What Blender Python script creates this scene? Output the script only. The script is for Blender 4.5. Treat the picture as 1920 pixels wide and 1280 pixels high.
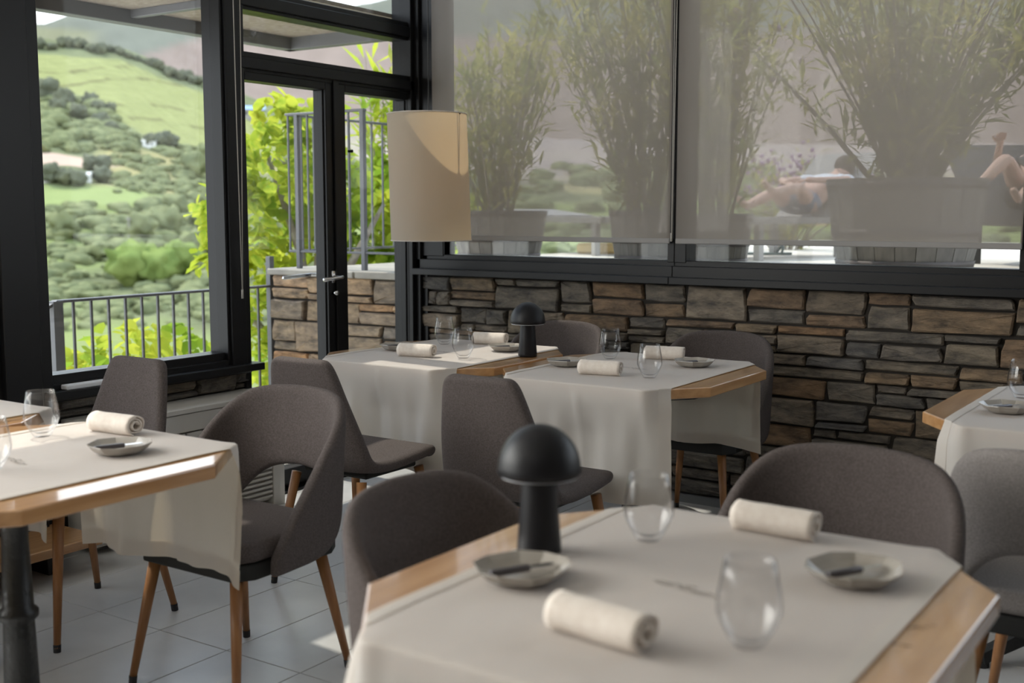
import bpy, bmesh, math, random
import numpy as np
from mathutils import Vector, Matrix, noise
random.seed(7); RNG = np.random.default_rng(7)
S = bpy.context.scene
for o in list(bpy.data.objects): bpy.data.objects.remove(o)
COL = S.collection
R = math.radians

# ------------------------------------------------------------------ camera, sky, sun, exposure
cam_d = bpy.data.cameras.new('camera'); cam = bpy.data.objects.new('camera', cam_d); COL.objects.link(cam)
cam.location = (0, 0, 1.34)
cam.rotation_euler = (math.pi/2 - 0.112641, 0, 0.592822)
cam_d.sensor_width = 36; cam_d.lens = 2157.4/1920*36
cam_d.clip_start = 0.05; cam_d.clip_end = 5000
cam_d.dof.use_dof = True; cam_d.dof.focus_distance = 4.3; cam_d.dof.aperture_fstop = 2.8
S.camera = cam
S.view_settings.view_transform = 'Standard'; S.view_settings.look = 'None'
S.view_settings.exposure = 0.38; S.view_settings.gamma = 1.0
S.view_settings.use_curve_mapping = False

W = bpy.data.worlds.new('world'); S.world = W; W.use_nodes = True
nt = W.node_tree; nt.nodes.clear()
out = nt.nodes.new('ShaderNodeOutputWorld'); bg = nt.nodes.new('ShaderNodeBackground')
tc = nt.nodes.new('ShaderNodeTexCoord'); sp = nt.nodes.new('ShaderNodeSeparateXYZ'); cr = nt.nodes.new('ShaderNodeValToRGB')
nt.links.new(tc.outputs['Generated'], sp.inputs[0]); nt.links.new(sp.outputs['Z'], cr.inputs[0])
cr.color_ramp.elements[0].position = 0.0; cr.color_ramp.elements[0].color = (0.95, 0.97, 1.0, 1)
cr.color_ramp.elements[1].position = 0.7; cr.color_ramp.elements[1].color = (0.62, 0.76, 0.98, 1)
nt.links.new(cr.outputs[0], bg.inputs[0]); bg.inputs[1].default_value = 3.3
nt.links.new(bg.outputs[0], out.inputs[0])
sun_d = bpy.data.lights.new('sun', 'SUN'); sun = bpy.data.objects.new('sun', sun_d); COL.objects.link(sun)
sun_d.energy = 4.2; sun_d.angle = R(0.6); sun_d.color = (1.0, 0.93, 0.82)
sun.rotation_euler = Vector((0.56, -0.05, -0.83)).to_track_quat('-Z', 'Y').to_euler()
for (pos, rot, lw, lh, e) in (((-4.2, -0.5, 2.0), (0, R(-80), 0), 1.7, 3.6, 255), ((-0.6, -1.4, 2.9), (0, 0, 0), 2.4, 1.6, 7)):  # unseen area lamps added to brighten the room, outside the glazing and overhead
    ld = bpy.data.lights.new('added_fill_lamp', 'AREA'); lo = bpy.data.objects.new('added_fill_lamp', ld); COL.objects.link(lo)
    ld.shape = 'RECTANGLE'; ld.size = lw; ld.size_y = lh; ld.energy = e; ld.color = (1.0, 0.95, 0.895)
    lo.location = pos; lo.rotation_euler = rot

# ------------------------------------------------------------------ materials
MATS = {}
def newmat(name):
    m = bpy.data.materials.new(name); m.use_nodes = True
    MATS[name] = m
    return m, m.node_tree, m.node_tree.nodes['Principled BSDF']
def col(c): return (*c, 1.0)
def pm(name, c, rough=0.6, metal=0.0, spec=0.5, c2=None, scale=20.0, bump=0.0, bscale=None, stretch=None, coat=0.0, detail=4.0, coords='Object'):
    m, t, b = newmat(name)
    b.inputs['Base Color'].default_value = col(c); b.inputs['Roughness'].default_value = rough
    b.inputs['Metallic'].default_value = metal; b.inputs['Specular IOR Level'].default_value = spec
    b.inputs['Coat Weight'].default_value = coat; b.inputs['Coat Roughness'].default_value = 0.07
    if c2 or bump:
        tcn = t.nodes.new('ShaderNodeTexCoord'); mp = t.nodes.new('ShaderNodeMapping')
        t.links.new(tcn.outputs[coords], mp.inputs[0])
        if stretch: mp.inputs['Scale'].default_value = stretch
    if c2:
        n = t.nodes.new('ShaderNodeTexNoise'); n.inputs['Scale'].default_value = scale; n.inputs['Detail'].default_value = detail
        t.links.new(mp.outputs[0], n.inputs['Vector'])
        r = t.nodes.new('ShaderNodeValToRGB'); r.color_ramp.elements[0].color = col(c); r.color_ramp.elements[1].color = col(c2)
        r.color_ramp.elements[0].position = 0.35; r.color_ramp.elements[1].position = 0.65
        t.links.new(n.outputs['Fac'], r.inputs[0]); t.links.new(r.outputs[0], b.inputs['Base Color'])
    if bump:
        n2 = t.nodes.new('ShaderNodeTexNoise'); n2.inputs['Scale'].default_value = bscale or scale; n2.inputs['Detail'].default_value = 5
        t.links.new(mp.outputs[0], n2.inputs['Vector'])
        bp = t.nodes.new('ShaderNodeBump'); bp.inputs['Strength'].default_value = bump; bp.inputs['Distance'].default_value = 0.01
        t.links.new(n2.outputs['Fac'], bp.inputs['Height']); t.links.new(bp.outputs[0], b.inputs['Normal'])
    return m

FRAME = pm('black_frame', (0.009, 0.009, 0.010), 0.36, spec=0.28)
BLACK = pm('black_paint', (0.016, 0.016, 0.018), 0.5)
IRON = pm('cast_iron', (0.008, 0.008, 0.008), 0.4, bump=0.3, bscale=60)
LAMPBLK = pm('matte_black', (0.007, 0.007, 0.009), 0.42, spec=0.3)
STEEL = pm('grey_rail', (0.15, 0.15, 0.16), 0.55, 0.2)
CHROME = pm('chrome', (0.75, 0.75, 0.76), 0.2, 1.0)
FABRIC = pm('grey_fabric', (0.080, 0.066, 0.062), 0.95, spec=0.15, c2=(0.118, 0.099, 0.094), scale=240, bump=0.35, bscale=420)
FABRICL = pm('light_grey_fabric', (0.20, 0.18, 0.17), 0.95, spec=0.15, c2=(0.27, 0.245, 0.235), scale=240, bump=0.35, bscale=420)
DARKFAB = pm('dark_underside', (0.02, 0.02, 0.019), 0.9)
LEGW = pm('oak_leg', (0.27, 0.115, 0.04), 0.42, c2=(0.36, 0.17, 0.065), scale=9, stretch=(6, 6, 0.6))
TABLEW = pm('varnished_oak', (0.40, 0.20, 0.075), 0.30, c2=(0.52, 0.29, 0.13), scale=5, stretch=(9, 0.8, 9), coat=1.0)
WARMPL = pm('warm_grey_plaster', (0.26, 0.24, 0.22), 0.9)
WHITEPL = pm('white_plaster', (0.7, 0.68, 0.65), 0.9)
CERAM = pm('greige_ceramic', (0.27, 0.24, 0.205), 0.2, c2=(0.40, 0.37, 0.33), scale=9)
NAPKIN = pm('napkin_linen', (0.68, 0.60, 0.53), 0.95, c2=(0.74, 0.67, 0.60), scale=60, bump=0.25, bscale=300)
RADI = pm('convector_paint', (0.55, 0.53, 0.50), 0.5)
TILE = pm('floor_tile', (0.56, 0.555, 0.55), 0.28, c2=(0.63, 0.625, 0.62), scale=5, bump=0.03, bscale=60)
GROUT = pm('grout', (0.20, 0.20, 0.20), 0.9)
MORTAR = pm('mortar', (0.035, 0.03, 0.026), 1.0)
PAVE = pm('terrace_paving', (0.40, 0.36, 0.30), 0.95, c2=(0.46, 0.42, 0.36), scale=3)
CAP = pm('cap_slab', (0.40, 0.37, 0.32), 0.9, c2=(0.30, 0.275, 0.24), scale=6)
BARK = pm('bark', (0.20, 0.16, 0.12), 0.9, c2=(0.3, 0.26, 0.2), scale=20)
BARREL = pm('barrel_wood', (0.22, 0.20, 0.175), 0.85, c2=(0.15, 0.135, 0.12), scale=6, stretch=(5, 5, 0.6))
HOOP = pm('barrel_hoop', (0.10, 0.085, 0.08), 0.6, 0.4)
SKIN = pm('skin', (0.62, 0.38, 0.29), 0.6)
SHIRT = pm('blue_grey_cloth', (0.13, 0.17, 0.24), 0.9)
WHITECL = pm('white_cloth', (0.75, 0.76, 0.80), 0.9)
DARKCL = pm('dark_cloth', (0.05, 0.05, 0.05), 0.9)
HAIR = pm('brown_hair', (0.05, 0.03, 0.02), 0.7)
GREYPL = pm('grey_plastic', (0.30, 0.28, 0.26), 0.7)
WHITEW = pm('white_render', (0.8, 0.79, 0.76), 0.9)
BLUEROOF = pm('blue_roof', (0.22, 0.36, 0.62), 0.6)
ROOFT = pm('clay_roof', (0.52, 0.34, 0.26), 0.9)
ROOFMAT = pm('woven_mat', (0.30, 0.24, 0.19), 0.9, c2=(0.40, 0.34, 0.28), scale=30, bump=0.5, bscale=40)
INK = pm('grey_print', (0.30, 0.26, 0.22), 0.9)
BURN = pm('burnt_mark', (0.13, 0.07, 0.03), 0.7)
SOIL = pm('soil', (0.08, 0.06, 0.045), 1.0)
SANDAL = pm('dark_green_rubber', (0.03, 0.06, 0.05), 0.7)
CUSH = pm('ochre_cushion', (0.55, 0.40, 0.18), 0.9)

def mixmat(name, c, trans=0.0, translucent=0.5, ctr=None, c2=None, scale=4.0, rough=0.9, bump=0, bscale=200):
    """diffuse + translucent sheet, optionally partly see-through weave"""
    m = bpy.data.materials.new(name); m.use_nodes = True; MATS[name] = m
    t = m.node_tree; t.nodes.clear(); L = t.links
    o = t.nodes.new('ShaderNodeOutputMaterial')
    d = t.nodes.new('ShaderNodeBsdfDiffuse'); tr = t.nodes.new('ShaderNodeBsdfTranslucent')
    d.inputs[0].default_value = col(c); tr.inputs[0].default_value = col(ctr or c)
    mx = t.nodes.new('ShaderNodeMixShader'); mx.inputs[0].default_value = translucent
    L.new(d.outputs[0], mx.inputs[1]); L.new(tr.outputs[0], mx.inputs[2])
    tcn = t.nodes.new('ShaderNodeTexCoord')
    if c2:
        n = t.nodes.new('ShaderNodeTexNoise'); n.inputs['Scale'].default_value = scale; n.inputs['Detail'].default_value = 3
        L.new(tcn.outputs['Object'], n.inputs['Vector'])
        r = t.nodes.new('ShaderNodeValToRGB'); r.color_ramp.elements[0].color = col(c); r.color_ramp.elements[1].color = col(c2)
        r.color_ramp.elements[0].position = 0.38; r.color_ramp.elements[1].position = 0.62
        L.new(n.outputs['Fac'], r.inputs[0]); L.new(r.outputs[0], d.inputs[0])
        if ctr is None: L.new(r.outputs[0], tr.inputs[0])
    if bump:
        n2 = t.nodes.new('ShaderNodeTexNoise'); n2.inputs['Scale'].default_value = bscale
        L.new(tcn.outputs['Object'], n2.inputs['Vector'])
        bp = t.nodes.new('ShaderNodeBump'); bp.inputs['Strength'].default_value = bump; bp.inputs['Distance'].default_value = 0.005
        L.new(n2.outputs['Fac'], bp.inputs['Height']); L.new(bp.outputs[0], d.inputs['Normal'])
    last = mx
    if trans > 0:
        tp = t.nodes.new('ShaderNodeBsdfTransparent'); m2 = t.nodes.new('ShaderNodeMixShader'); m2.inputs[0].default_value = trans
        L.new(mx.outputs[0], m2.inputs[1]); L.new(tp.outputs[0], m2.inputs[2]); last = m2
    L.new(last.outputs[0], o.inputs[0])
    return m
CLOTH = mixmat('cream_tablecloth', (0.72, 0.685, 0.65), translucent=0.36, ctr=(0.70, 0.58, 0.40), bump=0.5, bscale=9)
BLIND = mixmat('screen_fabric', (0.375, 0.325, 0.285), trans=0.28, translucent=0.42)
SHADEF = mixmat('shade_linen', (0.80, 0.76, 0.68), translucent=0.55, ctr=(0.70, 0.50, 0.28))
FIGLEAF = mixmat('fig_leaf', (0.25, 0.38, 0.035), translucent=0.5, c2=(0.56, 0.58, 0.07), scale=2.2)
OLEAF = mixmat('oleander_leaf', (0.22, 0.26, 0.06), translucent=0.5, c2=(0.58, 0.52, 0.14), scale=3.0)
FLOWER = mixmat('mauve_flower', (0.52, 0.36, 0.50), translucent=0.4)
TREE1 = mixmat('far_foliage', (0.18, 0.20, 0.105), translucent=0.15, c2=(0.27, 0.285, 0.145), scale=0.5)  # far greens paled and desaturated, distance haze put into the colour
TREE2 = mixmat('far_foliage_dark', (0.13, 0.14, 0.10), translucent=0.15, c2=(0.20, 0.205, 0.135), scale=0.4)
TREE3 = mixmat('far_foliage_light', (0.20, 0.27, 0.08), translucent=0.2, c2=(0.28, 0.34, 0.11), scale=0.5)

def glassmat(name, tint, refl=1.0, ior=1.45, edge=None):
    m = bpy.data.materials.new(name); m.use_nodes = True; MATS[name] = m
    t = m.node_tree; t.nodes.clear(); L = t.links
    o = t.nodes.new('ShaderNodeOutputMaterial'); tp = t.nodes.new('ShaderNodeBsdfTransparent'); gl = t.nodes.new('ShaderNodeBsdfGlossy')
    tp.inputs[0].default_value = col(tint); gl.inputs['Roughness'].default_value = 0.02; gl.inputs[0].default_value = (refl, refl, refl, 1)
    fr = t.nodes.new('ShaderNodeFresnel'); ge = t.nodes.new('ShaderNodeNewGeometry'); mr = t.nodes.new('ShaderNodeMapRange')
    mr.inputs['To Min'].default_value = ior; mr.inputs['To Max'].default_value = 1/ior   # a thin sheet: both faces reflect alike
    L.new(ge.outputs['Backfacing'], mr.inputs['Value']); L.new(mr.outputs[0], fr.inputs[0])
    mx = t.nodes.new('ShaderNodeMixShader')
    L.new(fr.outputs[0], mx.inputs[0]); L.new(tp.outputs[0], mx.inputs[1]); L.new(gl.outputs[0], mx.inputs[2])
    if edge:
        lw = t.nodes.new('ShaderNodeLayerWeight'); lw.inputs[0].default_value = 0.35
        r = t.nodes.new('ShaderNodeValToRGB'); r.color_ramp.elements[0].color = col(tint); r.color_ramp.elements[1].color = col(edge)
        r.color_ramp.elements[0].position = 0.45; r.color_ramp.elements[1].position = 0.95
        L.new(lw.outputs['Facing'], r.inputs[0]); L.new(r.outputs[0], tp.inputs[0])
    L.new(mx.outputs[0], o.inputs[0])
    return m
PANE = glassmat('window_glass', (0.80, 0.81, 0.80), 0.9)
TUMBLER = glassmat('tumbler_glass', (0.97, 0.97, 0.97), 1.0, 1.35, edge=(0.55, 0.56, 0.58))

def stonemat(name='schist_stone', gain=(1, 1, 1)):
    m, t, b = newmat(name); L = t.links
    oi = t.nodes.new('ShaderNodeObjectInfo'); r = t.nodes.new('ShaderNodeValToRGB'); r.color_ramp.interpolation = 'LINEAR'
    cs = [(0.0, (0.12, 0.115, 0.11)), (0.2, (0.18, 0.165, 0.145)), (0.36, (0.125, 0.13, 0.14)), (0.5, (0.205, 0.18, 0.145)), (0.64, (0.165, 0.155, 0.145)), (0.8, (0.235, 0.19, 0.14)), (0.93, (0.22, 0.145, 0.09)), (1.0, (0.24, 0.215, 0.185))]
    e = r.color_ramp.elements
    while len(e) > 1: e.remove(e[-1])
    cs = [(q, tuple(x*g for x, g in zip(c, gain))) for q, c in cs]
    e[0].position = 0; e[0].color = col(cs[0][1])
    for p, c in cs[1:]:
        x = e.new(p); x.color = col(c)
    L.new(oi.outputs['Random'], r.inputs[0])
    tcn = t.nodes.new('ShaderNodeTexCoord'); mp = t.nodes.new('ShaderNodeMapping'); mp.inputs['Scale'].default_value = (1, 1, 2.6)
    L.new(tcn.outputs['Object'], mp.inputs[0])
    va = t.nodes.new('ShaderNodeVectorMath'); va.operation = 'ADD'
    sc = t.nodes.new('ShaderNodeVectorMath'); sc.operation = 'SCALE'; sc.inputs['Scale'].default_value = 40
    cb = t.nodes.new('ShaderNodeCombineXYZ'); L.new(oi.outputs['Random'], cb.inputs[0]); L.new(oi.outputs['Random'], cb.inputs[2])
    L.new(cb.outputs[0], sc.inputs[0]); L.new(mp.outputs[0], va.inputs[0]); L.new(sc.outputs[0], va.inputs[1])
    n = t.nodes.new('ShaderNodeTexNoise'); n.inputs['Scale'].default_value = 9; n.inputs['Detail'].default_value = 7; n.inputs['Roughness'].default_value = 0.65
    L.new(va.outputs[0], n.inputs['Vector'])
    r2 = t.nodes.new('ShaderNodeValToRGB'); r2.color_ramp.elements[0].color = (0.36, 0.36, 0.38, 1); r2.color_ramp.elements[1].color = (1.75, 1.6, 1.4, 1)
    r2.color_ramp.elements[0].position = 0.3; r2.color_ramp.elements[1].position = 0.72
    L.new(n.outputs['Fac'], r2.inputs[0])
    mu = t.nodes.new('ShaderNodeMix'); mu.data_type = 'RGBA'; mu.blend_type = 'MULTIPLY'; mu.inputs[0].default_value = 1.0
    L.new(r.outputs[0], mu.inputs[6]); L.new(r2.outputs[0], mu.inputs[7])
    L.new(mu.outputs[2], b.inputs['Base Color']); b.inputs['Roughness'].default_value = 0.82
    bp = t.nodes.new('ShaderNodeBump'); bp.inputs['Strength'].default_value = 1.0; bp.inputs['Distance'].default_value = 0.035
    L.new(n.outputs['Fac'], bp.inputs['Height']); L.new(bp.outputs[0], b.inputs['Normal'])
    return m
STONE = stonemat(); STONE2 = stonemat('sun_tinted_schist', (1.9, 1.65, 1.4))  # second stone is a lightened, warmed copy: sunlight put into its colour

def vcolmat(name):
    m, t, b = newmat(name); a = t.nodes.new('ShaderNodeVertexColor'); a.layer_name = 'fields'
    t.links.new(a.outputs[0], b.inputs['Base Color']); b.inputs['Roughness'].default_value = 1.0; b.inputs['Specular IOR Level'].default_value = 0.0
    return m
HILL = vcolmat('hillside_fields')  # pale, desaturated field colours carry the distance haze

# ------------------------------------------------------------------ helpers
def meta(o, label=None, cat=None, group=None, kind=None):
    if label: o['label'] = label
    if cat: o['category'] = cat
    if group: o['group'] = group
    if kind: o['kind'] = kind
    return o
def thing(name, label, cat, loc=(0, 0, 0), rotz=0.0, group=None):
    o = bpy.data.objects.new(name, None); COL.objects.link(o); o.empty_display_size = 0.05
    o.location = loc; o.rotation_euler = (0, 0, rotz)
    return meta(o, label, cat, group)
def link_mesh(name, me, mat, parent=None, smooth=False):
    o = bpy.data.objects.new(name, me); COL.objects.link(o)
    if mat and not me.materials: me.materials.append(mat)
    if parent: o.parent = parent
    if smooth: me.shade_smooth()
    return o
def mesh(name, v, f, mat, parent=None, smooth=False):
    me = bpy.data.meshes.new(name); me.from_pydata([tuple(x) for x in v], [], f); me.update()
    return link_mesh(name, me, mat, parent, smooth)
def bmo(name, bm, mat, parent=None, smooth=False):
    me = bpy.data.meshes.new(name); bmesh.ops.recalc_face_normals(bm, faces=bm.faces); bm.to_mesh(me); bm.free()
    return link_mesh(name, me, mat, parent, smooth)
def box(bm, lo, hi, bev=0.0, seg=1):
    vs = [bm.verts.new((x, y, z)) for x in (lo[0], hi[0]) for y in (lo[1], hi[1]) for z in (lo[2], hi[2])]
    fs = [bm.faces.new([vs[i] for i in q]) for q in ((0, 1, 3, 2), (4, 6, 7, 5), (0, 4, 5, 1), (2, 3, 7, 6), (0, 2, 6, 4), (1, 5, 7, 3))]
    if bev > 0:
        es = list({e for f in fs for e in f.edges})
        bmesh.ops.bevel(bm, geom=es, offset=bev, segments=seg, affect='EDGES', profile=0.5)
def boxes(name, bl, mat, parent=None, bev=0.003, seg=1):
    bm = bmesh.new()
    for lo, hi in bl: box(bm, lo, hi, bev, seg)
    return bmo(name, bm, mat, parent)
def tube(bm, pts, rads, n=8, caps=True):
    pts = [Vector(p) for p in pts]
    if not hasattr(rads, '__len__'): rads = [rads]*len(pts)
    rings = []; ref = None
    for i, p in enumerate(pts):
        d = (pts[min(i+1, len(pts)-1)] - pts[max(i-1, 0)]).normalized()
        if ref is None: ref = Vector((0, 0, 1)) if abs(d.z) < 0.9 else Vector((1, 0, 0))
        u = d.cross(ref).normalized(); v = d.cross(u).normalized(); ref = v.cross(d) if False else ref
        rings.append([bm.verts.new(p + (u*math.cos(a) + v*math.sin(a))*rads[i]) for a in [2*math.pi*k/n for k in range(n)]])
    for a, b in zip(rings, rings[1:]):
        for k in range(n): bm.faces.new((a[k], a[(k+1) % n], b[(k+1) % n], b[k]))
    if caps:
        bm.faces.new(rings[0][::-1]); bm.faces.new(rings[-1])
def lathe(bm, prof, n=24, c=(0, 0)):
    rings = []
    for r, z in prof:
        if r < 1e-5: rings.append([bm.verts.new((c[0], c[1], z))])
        else: rings.append([bm.verts.new((c[0]+r*math.cos(2*math.pi*k/n), c[1]+r*math.sin(2*math.pi*k/n), z)) for k in range(n)])
    for a, b in zip(rings, rings[1:]):
        if len(a) == 1 and len(b) == 1: continue
        for k in range(n):
            j = (k+1) % n
            if len(a) == 1: bm.faces.new((a[0], b[j], b[k]))
            elif len(b) == 1: bm.faces.new((a[k], a[j], b[0]))
            else: bm.faces.new((a[k], a[j], b[j], b[k]))
def copy_tree(o, parent=None):
    c = o.copy(); COL.objects.link(c)
    if parent: c.parent = parent
    for ch in list(o.children): copy_tree(ch, c)
    return c
def place(proto, used, loc, rotz, label, group=None):
    """the first placing moves the prototype itself, later ones copy it with its parts"""
    o = proto if not used.get(proto.name) else copy_tree(proto)
    used[proto.name] = True
    o.location = loc; o.rotation_euler = (0, 0, rotz); o['label'] = label
    if group: o['group'] = group
    return o
USED = {}
def scatter(name, bv, bf, M, mat, parent=None, smooth=False):
    """one mesh from many transformed copies of a base shape: M is (n,4,4)"""
    bv = np.asarray(bv, float); n = len(M); k = len(bv)
    V = (np.einsum('nij,kj->nki', M[:, :3, :3], bv) + M[:, None, :3, 3]).reshape(-1, 3)
    ln = [len(f) for f in bf]; flat = np.concatenate([np.array(f) for f in bf])
    loops = (flat[None, :] + (np.arange(n)*k)[:, None]).ravel()
    tot = np.tile(ln, n); st = np.concatenate([[0], np.cumsum(tot)[:-1]])
    me = bpy.data.meshes.new(name)
    me.vertices.add(len(V)); me.vertices.foreach_set('co', V.ravel())
    me.loops.add(len(loops)); me.loops.foreach_set('vertex_index', loops.astype(np.int32))
    me.polygons.add(len(tot)); me.polygons.foreach_set('loop_start', st.astype(np.int32)); me.polygons.foreach_set('loop_total', tot.astype(np.int32))
    me.update(calc_edges=True); me.validate()
    return link_mesh(name, me, mat, parent, smooth)
def rot_rand(n, rng, tilt=None):
    q = rng.normal(size=(n, 4)); q /= np.linalg.norm(q, axis=1)[:, None]
    w, x, y, z = q.T
    return np.stack([np.stack([1-2*(y*y+z*z), 2*(x*y-z*w), 2*(x*z+y*w)], -1), np.stack([2*(x*y+z*w), 1-2*(x*x+z*z), 2*(y*z-x*w)], -1), np.stack([2*(x*z-y*w), 2*(y*z+x*w), 1-2*(x*x+y*y)], -1)], 1)
def mats(P, Rm, s):
    n = len(P); M = np.zeros((n, 4, 4)); M[:, 3, 3] = 1
    s = np.asarray(s, float)
    if s.ndim == 1: s = s[:, None]
    M[:, :3, :3] = Rm*s[:, None, :]; M[:, :3, 3] = P
    return M
LEAFV = [(0, 0.5, -0.04), (0, 0, 0), (0.33, 0.22, 0.07), (0.36, 0.62, 0.06), (0, 1, -0.06), (-0.36, 0.62, 0.06), (-0.33, 0.22, 0.07)]
LEAFF = [(0, 1, 2), (0, 2, 3), (0, 3, 4), (0, 4, 5), (0, 5, 6), (0, 6, 1)]
LANCEV = [(0, 0, 0), (0.075, 0.45, 0.03), (0, 1, -0.05), (-0.075, 0.45, 0.03), (0, 0.45, -0.01)]
LANCEF = [(0, 1, 4), (1, 2, 4), (2, 3, 4), (3, 0, 4)]
def ico(sub, seed=0, amp=0.25):
    bm = bmesh.new(); bmesh.ops.create_icosphere(bm, subdivisions=sub, radius=1.0)
    for v in bm.verts:
        v.co *= 1 + amp*noise.noise(v.co*2.2 + Vector((seed*7.3, 0, 0))) + 0.5*amp*noise.noise(v.co*5 + Vector((0, seed*3.1, 0)))
    vs = [tuple(v.co) for v in bm.verts]; bm.verts.index_update(); fs = [tuple(v.index for v in f.verts) for f in bm.faces]; bm.free()
    return vs, fs

# ------------------------------------------------------------------ floor, ceiling, walls
XL, YR = -4.0, 4.95          # window planes
floor = meta(boxes('floor', [((-4.06, -3.1, -0.12), (4.3, 5.1, -0.004))], GROUT, bev=0), kind='structure')
TW, TL, G = 0.31, 0.61, 0.0035
tile_me = None
for i in range(-4, 27):
    for j in range(-6, 6):
        x0 = -2.94 + (i-9)*TW + 5*TW - 0.31*0; y0 = 2.335 + (j-2)*TL
        if x0 < -4.2 or x0 > 0.9 or y0 < 0.3 or y0 > 4.95: continue
        if tile_me is None:
            t = boxes('tile', [((G/2, G/2, -0.01), (TW-G/2, TL-G/2, 0))], TILE, floor, bev=0.0012); tile_me = t.data
        else:
            t = bpy.data.objects.new('tile', tile_me); COL.objects.link(t); t.parent = floor
        t.location = (x0, y0, 0)
meta(boxes('ceiling', [((-4.1, -3.1, 3.02), (4.3, 5.1, 3.2))], WHITEPL, bev=0), kind='structure')
meta(boxes('wall_back', [((-4.06, -3.2, 0), (4.3, -3.0, 3.02))], WARMPL, bev=0), kind='structure')
meta(boxes('wall_front', [((4.2, -3.0, 0), (4.35, 5.1, 3.02))], WARMPL, bev=0), kind='structure')

def stone_cells(Wd, H, seed, big=1.0):
    rr = random.Random(seed); v = 0.0; cells = []
    while v < H-0.02:
        bh = rr.uniform(0.09, 0.17)*big
        if H-(v+bh) < 0.08: bh = H-v
        u = -rr.uniform(0, 0.2)
        while u < Wd:
            k = rr.choice((1, 2, 2, 2, 3)) if bh > 0.125*big else rr.choice((1, 1, 2, 2))
            w = rr.uniform(0.12, 0.34)*big if k == 1 else rr.uniform(0.16, 0.44)*big
            cuts = sorted(rr.uniform(0.25, 0.75) if k == 2 else rr.uniform(0.2+0.3*q, 0.4+0.3*q) for q in range(k-1))
            zs = [0]+cuts+[1]
            for a, b in zip(zs, zs[1:]):
                lo, hi = v+bh*a, v+bh*b
                u0, u1 = max(u, 0), min(u+w, Wd)
                if u1-u0 < 0.03: continue
                if k > 1 and w > 0.3*big and rr.random() < 0.45:
                    um = u0+(u1-u0)*rr.uniform(0.3, 0.7)
                    cells += [(u0, um, lo, hi), (um, u1, lo, hi)]
                else: cells.append((u0, u1, lo, hi))
            u += w
        v += bh
    return cells
def stone_mesh(w, h, rr):
    g = min(0.0028, h*0.07); hw, hh = w/2-g, h/2-g
    j = lambda s: rr.uniform(-s, s)
    c = min(0.011, hh*0.4, hw*0.4)
    tl, tr_, bl, br = [abs(j(1))*min(0.006, hh*0.18) for _ in range(4)]          # uneven beds
    sl, sr = j(min(0.014, hw*0.2)), j(min(0.014, hw*0.2))                        # slanting ends
    xl = lambda z: -hw+max(0, sl*z/hh); xr = lambda z: hw-max(0, sr*z/hh)
    q = lambda: c*rr.random()
    ol = [(xl(-hh), -hh+bl+q()), (xl(-hh)+q(), -hh+bl), (j(hw*0.4), -hh+abs(j(hh*0.15))), (xr(-hh)-q(), -hh+br), (xr(-hh), -hh+br+q()), (xr(0)-abs(j(0.006)), j(hh*0.3)),
          (xr(hh), hh-tr_-q()), (xr(hh)-q(), hh-tr_), (j(hw*0.4), hh-abs(j(hh*0.15))), (xl(hh)+q(), hh-tl), (xl(hh), hh-tl-q()), (xl(0)+abs(j(0.006)), j(hh*0.3))]
    d = rr.uniform(0.012, 0.038); n = len(ol)
    vs = [(x, 0.02, z) for x, z in ol] + [(x, -d+0.010+j(0.003), z) for x, z in ol]
    k = 1-min(0.30, 0.007/max(min(hw, hh), 0.01))
    vs += [(x*(1-(1-k)*min(1, hh/hw)), -d+j(0.006), z*k) for x, z in ol] + [(j(hw*0.3), -d-rr.uniform(-0.004, 0.006), j(hh*0.3))]
    fs = []
    for a in range(n):
        b = (a+1) % n
        fs += [(a, b, n+b, n+a), (n+a, n+b, 2*n+b, 2*n+a), (2*n+a, 2*n+b, 3*n)]
    return vs, fs
def stone_face(parent, Wd, H, seed, frame, big=1.0, mat=None):
    """frame(u, z) gives the place of a stone's centre and its turn about z"""
    rr = random.Random(seed+1)
    for (u0, u1, lo, hi) in stone_cells(Wd, H, seed, big):
        v, f = stone_mesh(u1-u0, hi-lo, rr)
        s = mesh('stone', v, f, mat or STONE, parent)
        p, rz = frame((u0+u1)/2, (lo+hi)/2)
        s.location = p; s.rotation_euler = (0, rr.uniform(-0.012, 0.012), rz)
wall_r = meta(boxes('wall_right', [((-3.98, 4.955, 0), (4.2, 5.14, 1.0))], MORTAR, bev=0), kind='structure')
stone_face(wall_r, 4.3, 0.995, 11, lambda u, z: ((-3.97+u, 4.952, z+0.002), 0))
wall_l = meta(boxes('wall_left', [((-4.08, -3.0, 0), (-3.985, 3.68, 0.62))], MORTAR, bev=0), kind='structure')
stone_face(wall_l, 1.5, 0.09, 23, lambda u, z: ((-3.983, 2.2+u, z+0.528), R(90)))

# ------------------------------------------------------------------ left glazing: window_1, door_1, corner post
def pane(name, lo, hi, parent): return boxes(name, [(lo, hi)], PANE, parent, bev=0)
w1 = meta(boxes('window_1', [
    ((-4.06, 3.56, 0.60), (-3.94, 3.70, 3.02)), ((-4.03, 3.575, 0.62), (-3.925, 3.66, 3.02)),
    ((-4.06, 2.38, 0.0), (-3.93, 2.66, 3.02)), ((-4.03, 2.45, 0.0), (-3.905, 2.60, 3.02)),
    ((-4.06, 2.66, 0.60), (-3.96, 3.56, 0.705)), ((-4.03, 2.66, 0.60), (-3.94, 3.56, 0.672)),
    ((-4.06, 2.66, 2.92), (-3.96, 3.56, 3.02))], FRAME), kind='structure')
boxes('window_sill', [((-4.06, 2.62, 0.615), (-3.885, 3.73, 0.648))], FRAME, w1)
pane('glass_pane', (-4.006, 2.655, 0.70), (-4.0, 3.565, 2.93), w1)
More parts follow.
